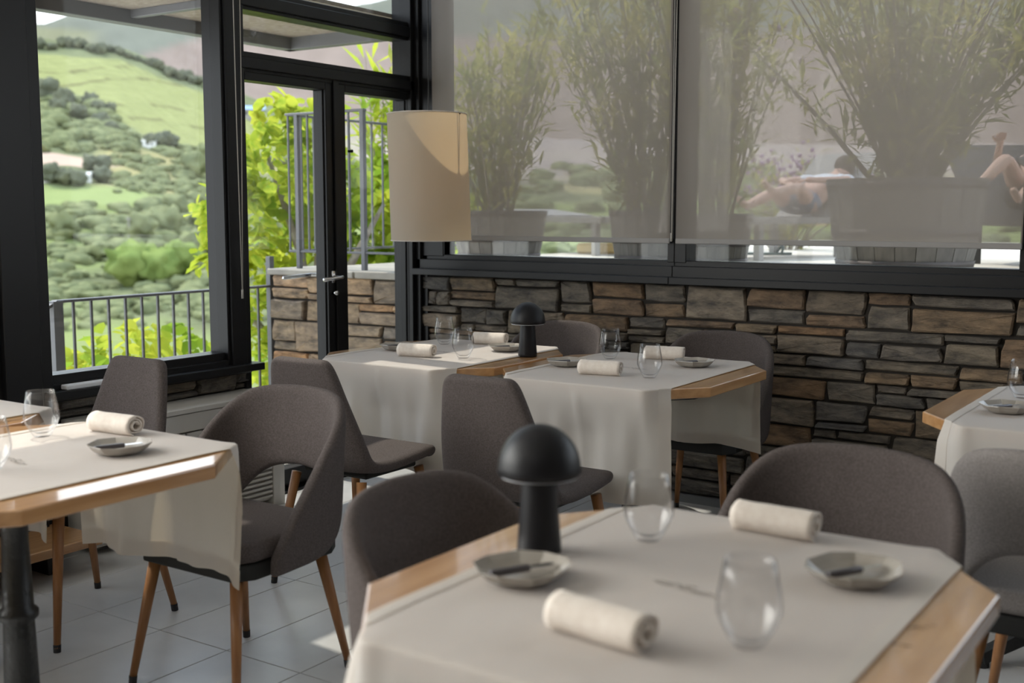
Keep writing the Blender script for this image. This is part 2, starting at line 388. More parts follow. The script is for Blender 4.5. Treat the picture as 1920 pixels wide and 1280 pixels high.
# glazing runs on along the left side of the room behind the photographer
w4 = meta(boxes('window_4', [((-4.06, -3.0, 0.60), (-3.96, 2.40, 0.70)), ((-4.06, -3.0, 2.92), (-3.96, 2.40, 3.02))] +
     [((-4.06, y, 0.6), (-3.94, y+0.1, 3.02)) for y in (-3.0, -1.3, 0.4, 1.4)], FRAME), kind='structure')
pane('glass_pane', (-4.006, -3.0, 0.69), (-4.0, 2.4, 2.93), w4)

d1 = meta(boxes('door_1', [
    ((-4.06, 3.66, 1.965), (-3.95, 4.93, 2.055)), ((-4.03, 3.66, 1.98), (-3.93, 4.93, 2.03)),
    ((-4.06, 3.66, 2.24), (-3.95, 4.93, 2.335)), ((-4.03, 3.66, 2.255), (-3.935, 4.93, 2.31)),
    ((-4.06, 3.66, 2.92), (-3.95, 4.93, 3.02)),
    ((-4.05, 3.675, 0), (-3.955, 3.70, 1.97)), ((-4.05, 4.90, 0), (-3.955, 4.95, 3.02)),
    ((-4.08, 3.66, -0.02), (-3.90, 4.93, 0.012))], FRAME), kind='structure')
pane('glass_pane', (-4.006, 3.69, 2.05), (-4.0, 4.92, 2.245), d1)
pane('glass_pane', (-4.006, 3.69, 2.33), (-4.0, 4.92, 2.93), d1)
def leaf(y0, y1, g0, g1, zt):
    lf = boxes('door_leaf', [((-4.04, y0, 0.015), (-3.955, g0, 1.975)), ((-4.04, g1, 0.015), (-3.955, y1, 1.975)),
                             ((-4.04, g0, zt), (-3.955, g1, 1.975)), ((-4.04, g0, 0.015), (-3.955, g1, 0.10)),
                             ((-4.03, g0-0.012, 0.10), (-3.97, g0+0.008, zt)), ((-4.03, g1-0.008, 0.10), (-3.97, g1+0.012, zt))], FRAME, d1)
    pane('glass_pane', (-4.004, g0, 0.095), (-3.998, g1, zt+0.005), lf)
    return lf
l1 = leaf(3.700, 4.302, 3.712, 4.238, 1.93)
l2 = leaf(4.310, 4.90, 4.380, 4.870, 1.93)
boxes('leaf_astragal', [((-3.955, 4.285, 0.02), (-3.943, 4.325, 1.99))], FRAME, l1)
bm = bmesh.new(); tube(bm, [(-3.955, 4.275, 1.015), (-3.895, 4.275, 1.015), (-3.885, 4.262, 1.015), (-3.885, 4.13, 1.008)], [0.009]*4, 8); box(bm, (-3.957, 4.258, 0.985), (-3.949, 4.292, 1.045), 0.002)
tube(bm, [(-4.04, 4.275, 1.02), (-4.10, 4.275, 1.02), (-4.11, 4.262, 1.02), (-4.11, 4.08, 1.012)], [0.009]*4, 8)
meta(bmo('door_handle', bm, CHROME, l1, True), 'brushed metal lever handle')
bm = bmesh.new(); tube(bm, [(-3.955, 4.27, 0.935), (-3.925, 4.27, 0.935)], 0.011, 10); bmo('lock_knob', bm, CHROME, l1, True)
bm = bmesh.new(); tube(bm, [(-3.955, 4.40, 1.64), (-3.93, 4.40, 1.64)], 0.008, 8); bmo('latch', bm, FRAME, l2)
meta(boxes('trim_1', [((-4.06, 4.872, 0), (-3.93, 5.06, 3.02)), ((-3.95, 4.90, 0), (-3.90, 5.0, 3.02)), ((-3.93, 4.925, 0), (-3.87, 5.0, 3.02))], FRAME), kind='structure')

# ------------------------------------------------------------------ right glazing: window_2, window_3
def rwin(name, x0, x1, g0, g1, extra):
    w = meta(boxes(name, [((x0, 4.90, 1.005), (x1, 5.03, 1.085)), ((x0, 4.925, 1.08), (x1, 5.03, 1.11)), ((x0, 4.86, 1.0), (x1, 5.0, 1.035)),
        ((x0, 4.92, 1.10), (g0, 5.03, 3.02)), ((g1, 4.92, 1.10), (x1, 5.03, 3.02)), ((x0, 4.92, 2.92), (x1, 5.03, 3.02))] + extra, FRAME), kind='structure')
    pane('glass_pane', (g0-0.005, 4.952, 1.105), (g1+0.005, 4.958, 2.93), w)
    return w
rwin('window_2', -3.93, -2.395, -3.76, -2.432, [((-3.80, 4.93, 1.08), (-3.76, 5.0, 2.7))])
rwin('window_3', -2.395, -0.80, -2.335, -0.885, [])
rwin('window_5', -0.80, 4.2, -0.70, 4.1, [])

def blind(x0, x1, label):
    t = thing('roller_blind', label, 'blind', ((x0+x1)/2, 4.885, 1.19), group='screen roller blinds on the stone-wall windows')
    w = (x1-x0)/2
    v, f = [], []
    nx, nz = 14, 16
    for j in range(nz+1):
        for i in range(nx+1):
            x = -w+2*w*i/nx; z = 0.02+1.76*j/nz
            v.append((x, 0.0035*math.sin(i*0.9+0.3*j)*(1-j/nz)*0.6, z))
    for j in range(nz):
        for i in range(nx):
            a = j*(nx+1)+i; f.append((a, a+1, a+nx+2, a+nx+1))
    mesh('fabric', v, f, BLIND, t, True)
    bm = bmesh.new(); box(bm, (-w, -0.006, 0.0), (w, 0.006, 0.024), 0.003); bmo('bottom_bar', bm, BLINDBAR, t)
    bm = bmesh.new(); tube(bm, [(-w, 0, 1.79), (w, 0, 1.79)], 0.025, 14); bmo('roller_tube', bm, BLINDBAR, t, True)
    return t
BLINDBAR = pm('blind_bar', (0.30, 0.285, 0.275), 0.7)
blind(-3.80, -2.402, 'grey translucent roller blind between the corner post and the thin mullion')
blind(-2.372, -0.872, 'grey translucent roller blind right of the thin mullion, reclining figure showing through')
def chain(name, label, pts_list, loc):
    t = thing(name, label, 'cord', loc)
    bm = bmesh.new()
    for pts in pts_list: tube(bm, pts, 0.0022, 6)
    bmo('cord_loop', bm, CORD, t, True)
    bm = bmesh.new(); e = pts_list[0][-1]; tube(bm, [(e[0], e[1], e[2]-0.02), (e[0], e[1], e[2]+0.02)], 0.005, 8); bmo('cord_weight', bm, CORD, t, True)
CORD = pm('pale_cord', (0.45, 0.42, 0.38), 0.6)
chain('blind_cord', 'pale looped blind cord hanging on the black post left of the glass door', [[(0, 0, 1.72), (0, 0.002, 0.8), (0, 0.01, 0.0)], [(0, 0.045, 1.72), (0, 0.035, 0.9), (0, 0.012, 0.0)]], (-3.895, 3.60, 0.97))
chain('blind_cord', 'dark thin blind cord hanging between the two roller blinds', [[(0, 0, 1.2), (0, 0, 0.0)], [(0.012, 0, 1.2), (0.003, 0, 0.0)]], (-2.387, 4.87, 1.22))

# ------------------------------------------------------------------ convector, shelf, pendant lamp
cv = thing('convector', 'pale grey fan convector under the left window beside the glass door', 'heater', (-3.965, 2.72, 0))
CL = 1.01
boxes('casing', [((0, 0, 0.03), (0.17, CL, 0.50)), ((0, CL-0.07, 0.0), (0.19, CL, 0.50))], RADI, cv)
boxes('top_lid', [((-0.01, -0.005, 0.503), (0.205, CL+0.005, 0.525))], RADI, cv)
boxes('front_panel', [((0.172, 0.0, 0.425), (0.20, CL, 0.50))], RADI, cv)
boxes('front_panel', [((0.172, 0.0, 0.335), (0.196, 0.44, 0.418))], RADI, cv)
boxes('front_panel', [((0.172, 0.448, 0.335), (0.196, CL, 0.418))], RADI, cv)
boxes('front_panel', [((0.172, 0.0, 0.255), (0.196, CL, 0.328))], RADI, cv)
for k in range(9): boxes('grille_slat', [((0.165, 0.02, 0.045+0.022*k), (0.188, CL-0.075, 0.056+0.022*k))], RADI, cv, bev=0.002)
sh = thing('low_shelf', 'low honey-coloured wooden shelf on the floor under the far left window', 'shelf', (-3.83, 1.80, 0))
boxes('shelf_board', [((-0.14, -0.85, 0.095), (0.195, 0.84, 0.13))], TABLEW, sh)
for y in (-0.7, 0.0, 0.7): boxes('support', [((-0.12, y-0.03, 0), (0.10, y+0.03, 0.095))], BLACK, sh)
meta(boxes('folded_card', [((-3.985, 2.70, 0.648), (-3.90, 2.95, 0.668))], WHITECL, bev=0.004), 'slim white box lying on the black sill of the left window', 'box')

pl = thing('pendant_lamp', 'tall cream fabric drum pendant lamp hanging in the corner by the door', 'lamp', (-3.60, 4.60, 1.195))
bm = bmesh.new(); n = 40
rings = []
for z, r in ((0, 0.202), (0.15, 0.2015), (0.3, 0.2005), (0.45, 0.1995), (0.625, 0.1985)):
    rings.append([bm.verts.new((r*math.cos(2*math.pi*k/n)-(z-0.3)*0.022, r*math.sin(2*math.pi*k/n)-(z-0.3)*0.018, z)) for k in range(n)])
for a, b in zip(rings, rings[1:]):
    for k in range(n): bm.faces.new((a[k], a[(k+1) % n], b[(k+1) % n], b[k]))
bmo('shade', bm, SHADEF, pl, True)
for zz, r in ((0.0, 0.2025), (0.625, 0.199)):
    bm = bmesh.new(); c = Vector((-(zz-0.3)*0.022, -(zz-0.3)*0.018, zz))
    tube(bm, [c+Vector((r*math.cos(2*math.pi*k/36), r*math.sin(2*math.pi*k/36), 0)) for k in range(37)], 0.003, 6)
    bmo('shade_ring', bm, NAPKIN, pl, True)
bm = bmesh.new()
for k in range(3): tube(bm, [(0, 0, 0.59), (0.196*math.cos(k*2.094), 0.196*math.sin(k*2.094), 0.62)], 0.003, 6)
tube(bm, [(0, 0, 0.5), (0, 0, 0.6)], 0.02, 10); bmo('lamp_holder', bm, BLACK, pl)
bm = bmesh.new(); tube(bm, [(0, 0, 0.6), (0, 0, 1.82)], 0.003, 6); bmo('cord', bm, BLACK, pl)

# ------------------------------------------------------------------ tables
TX, TY, TH, TCX, TCY = 0.425, 0.44, 0.75, 0.15, 0.19
def octa(hx, hy, cx, cy):
    return [(-hx+cx, -hy), (hx-cx, -hy), (hx, -hy+cy), (hx, hy-cy), (hx-cx, hy), (-hx+cx, hy), (-hx, hy-cy), (-hx, -hy+cy)]
def prism(bm, poly, z0, z1, bev=0.0):
    a = [bm.verts.new((x, y, z0)) for x, y in poly]; b = [bm.verts.new((x, y, z1)) for x, y in poly]; n = len(poly)
    fs = [bm.faces.new(a[::-1]), bm.faces.new(b)] + [bm.faces.new((a[i], a[(i+1) % n], b[(i+1) % n], b[i])) for i in range(n)]
    if bev: bmesh.ops.bevel(bm, geom=list({e for f in fs[:2] for e in f.edges}), offset=bev, segments=2, affect='EDGES', profile=0.5)
def make_table():
    t = thing('dining_table', '', 'table')
    bm = bmesh.new(); prism(bm, octa(TX, TY, TCX, TCY), TH-0.035, TH, 0.004); bmo('tabletop', bm, TABLEW, t)
    bm = bmesh.new(); prism(bm, octa(TX-0.07, TY-0.06, 0.13, 0.16), TH-0.052, TH-0.0352, 0.002); bmo('underframe', bm, BLACK, t)
    bm = bmesh.new(); lathe(bm, [(0.0, 0.06), (0.075, 0.06), (0.07, 0.10), (0.042, 0.15), (0.036, 0.36), (0.046, 0.37), (0.046, 0.385), (0.036, 0.395), (0.031, 0.55), (0.031, 0.66), (0.07, 0.69), (0.11, 0.697), (0.0, 0.697)], 18)
    bmo('pedestal', bm, IRON, t, True)
    for k in range(4):
        a = R(45+90*k); u = Vector((math.cos(a), math.sin(a), 0)); v = Vector((-u.y, u.x, 0)); bm = bmesh.new()
        sec = [(0.03, 0.13, 0.05, 0.030), (0.10, 0.125, 0.045, 0.028), (0.20, 0.085, 0.04, 0.026), (0.29, 0.05, 0.03, 0.026), (0.335, 0.032, 0.032, 0.030)]
        rg = []
        for s, z, h, w in sec:
            c = u*s + Vector((0, 0, z)); rg.append([bm.verts.new(c+v*(w*p)+Vector((0, 0, h*q*0.5))) for p, q in ((-1, -1), (1, -1), (0.7, 1), (-0.7, 1))])
        for p, q in zip(rg, rg[1:]):
            for i in range(4): bm.faces.new((p[i], p[(i+1) % 4], q[(i+1) % 4], q[i]))
        bm.faces.new(rg[0]); bm.faces.new(rg[-1])
        tube(bm, [u*0.325+Vector((0, 0, 0.0)), u*0.325+Vector((0, 0, 0.022))], 0.02, 10)
        bmo('pedestal_foot', bm, IRON, t)
    return t
def make_cloth(loc, label, seed, drops=(0.345, 0.345), w=0.68, tuck=(0.0, 0.0)):
    """runner lying across the table and hanging down at both ends, over the cut corners too"""
    rr = random.Random(seed); t = thing('tablecloth', label, 'tablecloth', loc, 0, 'cream table runners')
    nu, nd, nm = 48, 22, 18; top = 0.0020; rad = 0.007
    ph = [rr.uniform(0, 6.28) for _ in range(8)]; fs = [rr.uniform(0.8, 1.2) for _ in range(4)]
    def ye(x): return TY+0.003-max(0.0, abs(x)-(TX-TCX))*TCY/TCX+0.008*math.exp(-((abs(x)-(TX-TCX))/0.03)**2)
    cols = []
    for i in range(nu+1):
        u = -1+2*i/nu; x = u*w/2; yc = ye(x); col_ = []
        def hang(sg, k):
            b = 0 if sg < 0 else 1; drop = drops[b]+0.12*(TY+0.003-yc); s_ = drop*k/nd; q = min(s_/0.34, 1.25)
            fold = 0.020*q*math.sin(u*4.6*fs[b]+ph[b])+0.013*q*math.sin(u*9.5*fs[2+b]+ph[2+b]+1.2*q)+0.0035*min(1, s_/0.04)*math.sin(u*23+ph[4+b])
            crease = 0.006*math.exp(-((u-0.05)/0.025)**2)*min(1, s_/0.04)
            lo = min(1.0, max(0.0, (s_-0.05)/0.12))          # free of the table edge only below the top
            o_ = max(0.0022, 0.012*q+fold) if tuck[b] == 0 else 0.0022+lo*(1.05*fold-tuck[b])
            cor = max(0, abs(x)-(TX-TCX-0.01))
            return (x+(1 if u > 0 else -1)*cor*(0.15+0.2*q)*min(1, s_/0.05), sg*(yc+o_+crease+0.72*(TY-yc)*min(1, s_/0.16)), top-rad-s_+(rad if k == 0 else 0)*0, s_)
        for k in range(nd, 0, -1): col_.append(hang(-1, k))
        for a in range(4, -1, -1):
            an = math.pi/2*a/4; col_.append((x, -(yc-rad+rad*math.sin(an)), top-rad+rad*math.cos(an), 0))
        for k in range(1, nm): 
            y = (-1+2*k/nm)*(yc-0.012)
            wr = 0.0022*abs(noise.noise(Vector((x*6+seed*3, y*6, 0.3))))+0.0010*abs(noise.noise(Vector((x*17, y*17, seed))))
            col_.append((x, y, top+wr, 0))
        for a in range(0, 5):
            an = math.pi/2*a/4; col_.append((x, (yc-rad+rad*math.sin(an)), top-rad+rad*math.cos(an), 0))
        for k in range(1, nd+1): col_.append(hang(1, k))
        cols.append(col_)
    nr = len(cols[0])
    def strip(name, i0, i1, r0, r1, off):
        v = []; f = []
        for r in range(r0, r1+1):
            for i in range(i0, i1+1):
                c = cols[i][r]; sg = -1 if r < nr//2 else 1; hangs = r < nd or r >= nr-nd
                v.append((c[0], c[1]+(sg*off if hangs else 0), c[2]+(0 if hangs else off)))
        n = i1-i0+1
        for r in range(r1-r0):
            for i in range(n-1): a = r*n+i; f.append((a, a+1, a+n+1, a+n))
        return mesh(name, v, f, CLOTH, t, True)
    strip('runner', 0, nu, 0, nr-1, 0)
    strip('hem', 0, nu, 0, 3, 0.0016); strip('hem', 0, nu, nr-4, nr-1, 0.0016)
    strip('hem', 0, 2, 4, nr-5, 0.0014); strip('hem', nu-2, nu, 4, nr-5, 0.0014)
    emblem = True
    # pressed crease lines and side hems on the top
    if emblem:
        bm = bmesh.new(); zz = top+0.0030
        strokes = [[(-0.055, 0.006), (-0.045, 0.010), (-0.03, 0.008), (-0.012, 0.010), (-0.004, 0.004)], [(-0.05, 0.003), (-0.035, -0.003), (-0.018, 0.0)],
                   [(-0.006, -0.004), (0.004, 0.004), (0.014, -0.002), (0.006, -0.008), (-0.006, -0.004)], [(0.014, -0.006), (0.03, -0.008), (0.045, -0.004), (0.06, -0.010)], [(0.02, -0.012), (0.036, -0.013), (0.05, -0.012)], [(-0.002, 0.010), (0.010, 0.012), (0.02, 0.008)]]
        for st in strokes:
            for a, b in zip(st, st[1:]):
                d = Vector((b[0]-a[0], b[1]-a[1])); nrm = Vector((-d.y, d.x)).normalized()*0.0017
                bm.faces.new([bm.verts.new((p[0]+q*nrm.x, p[1]+q*nrm.y, zz)) for p, q in ((a, -1), (b, -1), (b, 1), (a, 1))])
        meta(bmo('embroidered_emblem', bm, INK, t), 'small grey embroidered motif')
    return t
GT = 'square oak bistro tables'
table = make_table()
CT = {'near': (-0.762, 1.60), 'left': (-2.485, 1.56), 'corner': (-2.905, 3.81), 'middle': (-2.015, 3.81), 'farleft': (-3.35, 1.625), 'right': (-0.448, 3.73)}
TLAB = {'near': 'oak table nearest the viewer, carrying the large mushroom lamp', 'left': 'oak table at left with a bright strip along its bare edge',
        'corner': 'oak table in the corner beside the glass door', 'middle': 'oak table in mid picture before the stone wall, right of the corner table',
        'farleft': 'oak table by the left window, only its far corner in view', 'right': 'oak table cut by the right picture edge, against the stone wall'}
CLAB = {'near': 'cream cloth on the nearest table, under the large mushroom lamp and plates', 'left': 'cream cloth on the left table, its far end hanging down and glowing',
        'corner': 'cream cloth on the corner table by the glass door, hanging front', 'middle': 'cream cloth on the middle table before the stone wall',
        'farleft': 'cream cloth on the table by the left window, small corner in view', 'right': 'cream cloth on the table at the right picture edge'}
drops = {'near': (0.36, 0.33), 'left': (0.345, 0.345), 'corner': (0.40, 0.35), 'middle': (0.39, 0.335), 'farleft': (0.345, 0.37), 'right': (0.345, 0.345)}
TK = {'left': (0, 0.012), 'middle': (0.022, 0.042), 'corner': (0.022, 0.042), 'farleft': (0, 0.05), 'near': (0, 0.02), 'right': (0.02, 0)}; CO = {'left': 0.01, 'near': 0.008}
for i, k in enumerate(CT):
    x, y = CT[k]
    place(table, USED, (x, y, 0), 0, TLAB[k], GT)
    make_cloth((x+CO.get(k, 0), y, TH), CLAB[k], 3+i, drops[k], 0.64 if k == 'left' else 0.67, TK.get(k, (0, 0)))
# burnt scribbles on the bare edge of the nearest table
BURNS = []; rr = random.Random(5)
for (x0, y0, dx, dy, n) in ((-0.418, 1.625, 0.0042, 0.0050, 7), (-0.424, 1.560, 0.0050, -0.0008, 6)):
    bm = bmesh.new()
    for k in range(n):
        a = Vector((x0+dx*k+rr.uniform(-0.002, 0.002), y0+dy*k)); b = a+Vector((rr.uniform(0.004, 0.009), rr.uniform(-0.008, 0.010))); d = (b-a); nn = Vector((-d.y, d.x)).normalized()*0.0012
        bm.faces.new([bm.verts.new((p.x-CT['near'][0]+q*nn.x, p.y-CT['near'][1]+q*nn.y, TH+0.0006)) for p, q in ((a, -1), (b, -1), (b, 1), (a, 1))])
    BURNS.append(meta(bmo('burnt_inscription', bm, BURN), 'small dark scribble burnt into the wood'))

for b in BURNS: b.parent = table

# ------------------------------------------------------------------ chairs
def mods(o, th, sub=2, off=-1):
    m = o.modifiers.new('solid', 'SOLIDIFY'); m.thickness = th; m.offset = off; m.use_even_offset = True
    s = o.modifiers.new('sub', 'SUBSURF'); s.levels = sub; s.render_levels = sub
def interp(x, tab):
    for (a, b), (c, d) in zip(tab, tab[1:]):
        if x <= c:
            t = (x-a)/(c-a); t = t*t*(3-2*t) if False else t
            return b+(d-b)*t
    return tab[-1][1]
def chair_legs(t, tops, feet, ztop):
    for (x, y), (X, Y) in zip(tops, feet):
        bm = bmesh.new(); tube(bm, [(x, y, ztop), (X, Y, 0.012)], [0.0185, 0.0105], 12); l = bmo('leg', bm, LEGW, t, True)
        d = Vector((X-x, Y-y, -ztop)).normalized(); e = Vector((X, Y, 0.012))
        bm = bmesh.new(); tube(bm, [e-d*0.012, Vector((X, Y, 0.0))], [0.0118, 0.0112], 10); bmo('foot_cap', bm, BLACK, l)
def make_armchair():
    t = thing('armchair', '', 'chair')
    # plan path of the shell, from the middle of the back round to the tip of the wing (faces +y)
    plan = [(0.0, 0.0, -0.235), (0.18, 0.09, -0.231), (0.34, 0.165, -0.212), (0.47, 0.222, -0.165), (0.6, 0.247, -0.09), (0.75, 0.252, 0.0), (0.88, 0.249, 0.07), (1.0, 0.243, 0.11)]
    zu = [(0, 0.818), (0.22, 0.815), (0.38, 0.802), (0.47, 0.765), (0.55, 0.725), (0.64, 0.665), (0.75, 0.58), (0.88, 0.475), (1, 0.40)]
    zl = [(0, 0.575), (0.2, 0.565), (0.32, 0.535), (0.42, 0.47), (0.5, 0.405), (0.6, 0.372), (1, 0.365)]
    us = [-1, -0.93, -0.84, -0.75, -0.66, -0.57, -0.48, -0.39, -0.29, -0.18, -0.08, 0.0]; us = us + [-u for u in us[-2::-1]]
    v, f = [], []; NV = 7
    for u in us:
        a = abs(u); sg = 1 if u > 0 else -1
        x = interp(a, [(p[0], p[1]) for p in plan])*sg; y = interp(a, [(p[0], p[2]) for p in plan])
        lo, hi = interp(a, zl), interp(a, zu)
        for k in range(NV):
            z = lo+(hi-lo)*k/(NV-1); q = max(0, z-0.38)/0.43
            v.append((x*(1+0.03*q), y-0.045*q*max(0, 1-a*1.1)-0.03*q*a*0.5, z))
    for i in range(len(us)-1):
        for k in range(NV-1):
            a = i*NV+k; f.append((a, a+NV, a+NV+1, a+1))
    o = mesh('shell_back', v, f, FABRIC, t, True); mods(o, 0.036, 2, 0)
    bm = bmesh.new(); prism(bm, [(-0.19, -0.20), (0.19, -0.20), (0.218, -0.16), (0.222, 0.14), (0.19, 0.20), (-0.19, 0.20), (-0.222, 0.14), (-0.218, -0.16)], 0.405, 0.462, 0.02)
    bmo('seat_cushion', bm, FABRIC, t, True)
    bm = bmesh.new(); prism(bm, [(-0.185, -0.20), (0.185, -0.20), (0.214, -0.155), (0.214, 0.14), (0.18, 0.195), (-0.18, 0.195), (-0.214, 0.14), (-0.214, -0.155)], 0.358, 0.404, 0.006)
    bmo('seat_base', bm, DARKFAB, t)
    chair_legs(t, [(-0.165, -0.155), (0.165, -0.155), (-0.165, 0.165), (0.165, 0.165)], [(-0.215, -0.215), (0.215, -0.215), (-0.213, 0.222), (0.213, 0.222)], 0.36)
    return t
def make_sidechair():
    t = thing('side_chair', '', 'chair')
    prof = [(0.245, 0.432, 0.165, 0), (0.235, 0.455, 0.185, 0), (0.18, 0.466, 0.212, 0), (0.07, 0.458, 0.222, 0), (-0.05, 0.446, 0.224, .006), (-0.14, 0.445, 0.222, .018), (-0.19, 0.468, 0.219, .032), (-0.215, 0.52, 0.212, .040),
            (-0.232, 0.59, 0.199, .032), (-0.247, 0.66, 0.183, .024), (-0.260, 0.73, 0.165, .016), (-0.272, 0.79, 0.150, .010), (-0.279, 0.825, 0.136, .006), (-0.282, 0.842, 0.112, .004)]
    v, f = [], []; NU = 8
    for i, (y, z, w, c) in enumerate(prof):
        a = prof[max(i-1, 0)]; b = prof[min(i+1, len(prof)-1)]
        d = Vector((b[0]-a[0], b[1]-a[1])).normalized(); nrm = Vector((-d.y, d.x))
        nrm = nrm if nrm.y > 0 or i > 5 else -nrm
        if i > 5 and nrm.x < 0: nrm = -nrm
        for k in range(NU+1):
            u = -1+2*k/NU; e = u*u*u*u
            v.append((u*w, y+nrm.x*(c*e), z+nrm.y*(c*e)))
    for i in range(len(prof)-1):
        for k in range(NU):
            a = i*(NU+1)+k; f.append((a, a+1, a+NU+2, a+NU+1))
    o = mesh('shell_seat', v, f, FABRIC, t, True); mods(o, 0.042, 2, 0)
    boxes('seat_frame', [((-0.15, -0.12, 0.406), (0.15, 0.16, 0.432))], DARKFAB, t, bev=0.006)
    chair_legs(t, [(-0.155, -0.15), (0.155, -0.15), (-0.155, 0.165), (0.155, 0.165)], [(-0.207, -0.225), (0.207, -0.225), (-0.207, 0.225), (0.207, 0.225)], 0.405)
    return t
arm = make_armchair(); side = make_sidechair()
GA, GS = 'grey fabric tub armchairs', 'grey fabric side chairs'
place(arm, USED, (-2.45, 2.235, 0), math.pi, 'grey armchair at the far end of the left table, cloth hanging over its seat', GA)
place(arm, USED, (-0.77, 2.28, 0), math.pi, 'grey armchair behind the nearest table, rolled napkin in front of it', GA)
place(arm, USED, (-1.165, 1.725, 0), -math.pi/2, 'dark grey armchair at the bare left edge of the nearest table', GA)
place(arm, USED, (-2.03, 4.46, 0), math.pi, 'grey armchair between the middle table and the stone wall', GA)
place(arm, USED, (-2.86, 4.475, 0), math.pi, 'grey armchair behind the small mushroom lamp, against the stone wall', GA)
pale = place(arm, USED, (-0.385, 2.985, 0), 0, 'pale grey armchair seen from behind at the right picture edge', GA)
for ch in pale.children:       # this one is covered in a lighter cloth
    if ch.name.startswith(('shell', 'seat_cushion')): ch.data = ch.data.copy(); ch.data.materials[0] = FABRICL
place(side, USED, (-2.775, 3.105, 0), 0, 'grey side chair seen from behind, at the corner table by the glass door', GS)
place(side, USED, (-2.015, 3.095, 0), 0, 'grey side chair seen from behind at the front of the middle table', GS)
place(side, USED, (-3.255, 2.26, 0), math.pi, 'grey side chair under the left window beside the pale convector', GS)

# ------------------------------------------------------------------ table lamps and settings
def make_lamp():
    t = thing('mushroom_lamp', '', 'lamp')
    bm = bmesh.new(); lathe(bm, [(0, 0), (0.036, 0), (0.0385, 0.002), (0.0385, 0.012), (0.034, 0.07), (0.0305, 0.125), (0.0285, 0.15), (0, 0.15)], 32); bmo('stem', bm, LAMPBLK, t, True)
    bm = bmesh.new(); prof = [(0.0, 0.223)] + [(0.0715*math.sin(a), 0.146+0.077*math.cos(a)) for a in [R(x) for x in (8, 18, 28, 38, 48, 58, 68, 78, 86)]] + [(0.073, 0.140), (0.0705, 0.136), (0.060, 0.137), (0.0, 0.141)]
    lathe(bm, prof, 40); bmo('dome', bm, LAMPBLK, t, True)
    bm = bmesh.new(); lathe(bm, [(0.0, 0.1355), (0.058, 0.1355), (0.067, 0.133), (0.065, 0.1325), (0.0, 0.1325)], 32); meta(bmo('diffuser', bm, WHITECL, t, True), 'pale diffuser ring under the dome')
    return t
def make_glass():
    t = thing('tumbler', '', 'glass')
    po = [(0.0, 0.0), (0.019, 0.0), (0.022, 0.002), (0.030, 0.016), (0.039, 0.034), (0.0445, 0.050), (0.045, 0.060), (0.043, 0.080), (0.0385, 0.105), (0.0345, 0.128)]
    pi = [(0.0333, 0.128), (0.0373, 0.105), (0.0418, 0.080), (0.0437, 0.060), (0.0432, 0.051), (0.0375, 0.036), (0.028, 0.019), (0.018, 0.011), (0.0, 0.010)]
    bm = bmesh.new(); lathe(bm, [(r, z*0.94) for r, z in po+pi], 40); bmo('bowl', bm, TUMBLER, t, True)
    return t
def make_plate():
    t = thing('bread_plate', '', 'plate')
    rr = random.Random(3); n = 10; v = []; f = []
    rings = [(0.0, 0.004), (0.030, 0.004), (0.055, 0.006), (0.068, 0.012), (0.083, 0.023), (0.0835, 0.0215), (0.068, 0.008), (0.055, 0.001), (0.03, 0.0), (0.0, 0.0)]
    irr = [rr.uniform(0.92, 1.07) for _ in range(n)]; zz = [rr.uniform(-0.002, 0.003) for _ in range(n)]
    for r, z in rings:
        for k in range(n):
            a = 2*math.pi*(k+0.15*(k % 2))/n; q = 1+(irr[k]-1)*(r/0.08); v.append((r*q*math.cos(a), r*q*math.sin(a)*0.92, z+zz[k]*(r/0.08)**2))
    for i in range(len(rings)-1):
        for k in range(n): a, b = i*n+k, i*n+(k+1) % n; f.append((a, b, b+n, a+n))
    mesh('dish', v, f, CERAM, t)
    return t
KNIFE = pm('knife_handle', (0.09, 0.08, 0.085), 0.35, 0.6)
def make_knife():
    t = thing('butter_knife', '', 'knife')
    bm = bmesh.new(); box(bm, (-0.06, -0.0065, 0.0), (0.012, 0.0065, 0.011), 0.003, 2); bmo('handle', bm, KNIFE, t, True)
    bm = bmesh.new()
    pts = [(0.012, -0.006), (0.042, -0.008), (0.055, -0.004), (0.058, 0.003), (0.05, 0.007), (0.012, 0.006)]
    prism(bm, pts, 0.004, 0.0065, 0.0); bmo('blade', bm, CHROME, t)
    return t
def make_napkin():
    t = thing('rolled_napkin', '', 'napkin')
    v, f = [], []; NT, NX = 66, 14; turns = 2.7; L = 0.155
    for i in range(NT+1):
        q = i/NT; th = q*turns*2*math.pi; r = 0.007+0.0205*q
        for k in range(NX+1):
            x = -L/2+L*k/NX
            rr_ = r*(1+0.05*noise.noise(Vector((x*22, math.cos(th)*1.3, math.sin(th)*1.3)))*(1 if q > 0.62 else 0))
            v.append((x+0.003*math.sin(th*0.5), 1.12*rr_*math.cos(th), 0.9*rr_*math.sin(th)+0.0262))
    for i in range(NT):
        for k in range(NX):
            a = i*(NX+1)+k; f.append((a, a+1, a+NX+2, a+NX+1))
    o = mesh('linen_roll', v, f, NAPKIN, t, True)
    m = o.modifiers.new('solid', 'SOLIDIFY'); m.thickness = 0.0042; m.offset = -1
    z0 = min(p[2] for p in v)
    for vx in o.data.vertices: vx.co.z -= z0
    return t
lamp, glass, plate, knife, napkin = make_lamp(), make_glass(), make_plate(), make_knife(), make_napkin()
ZC = TH+0.0052
place(lamp, USED, (-1.046, 1.637, ZC), 0.3, 'large blurred black mushroom lamp on the nearest table', 'black mushroom table lamps')
place(lamp, USED, (-2.557, 3.91, TH+0.0005), 0.0, 'black mushroom lamp on the bare wood between the corner and middle tables', 'black mushroom table lamps')
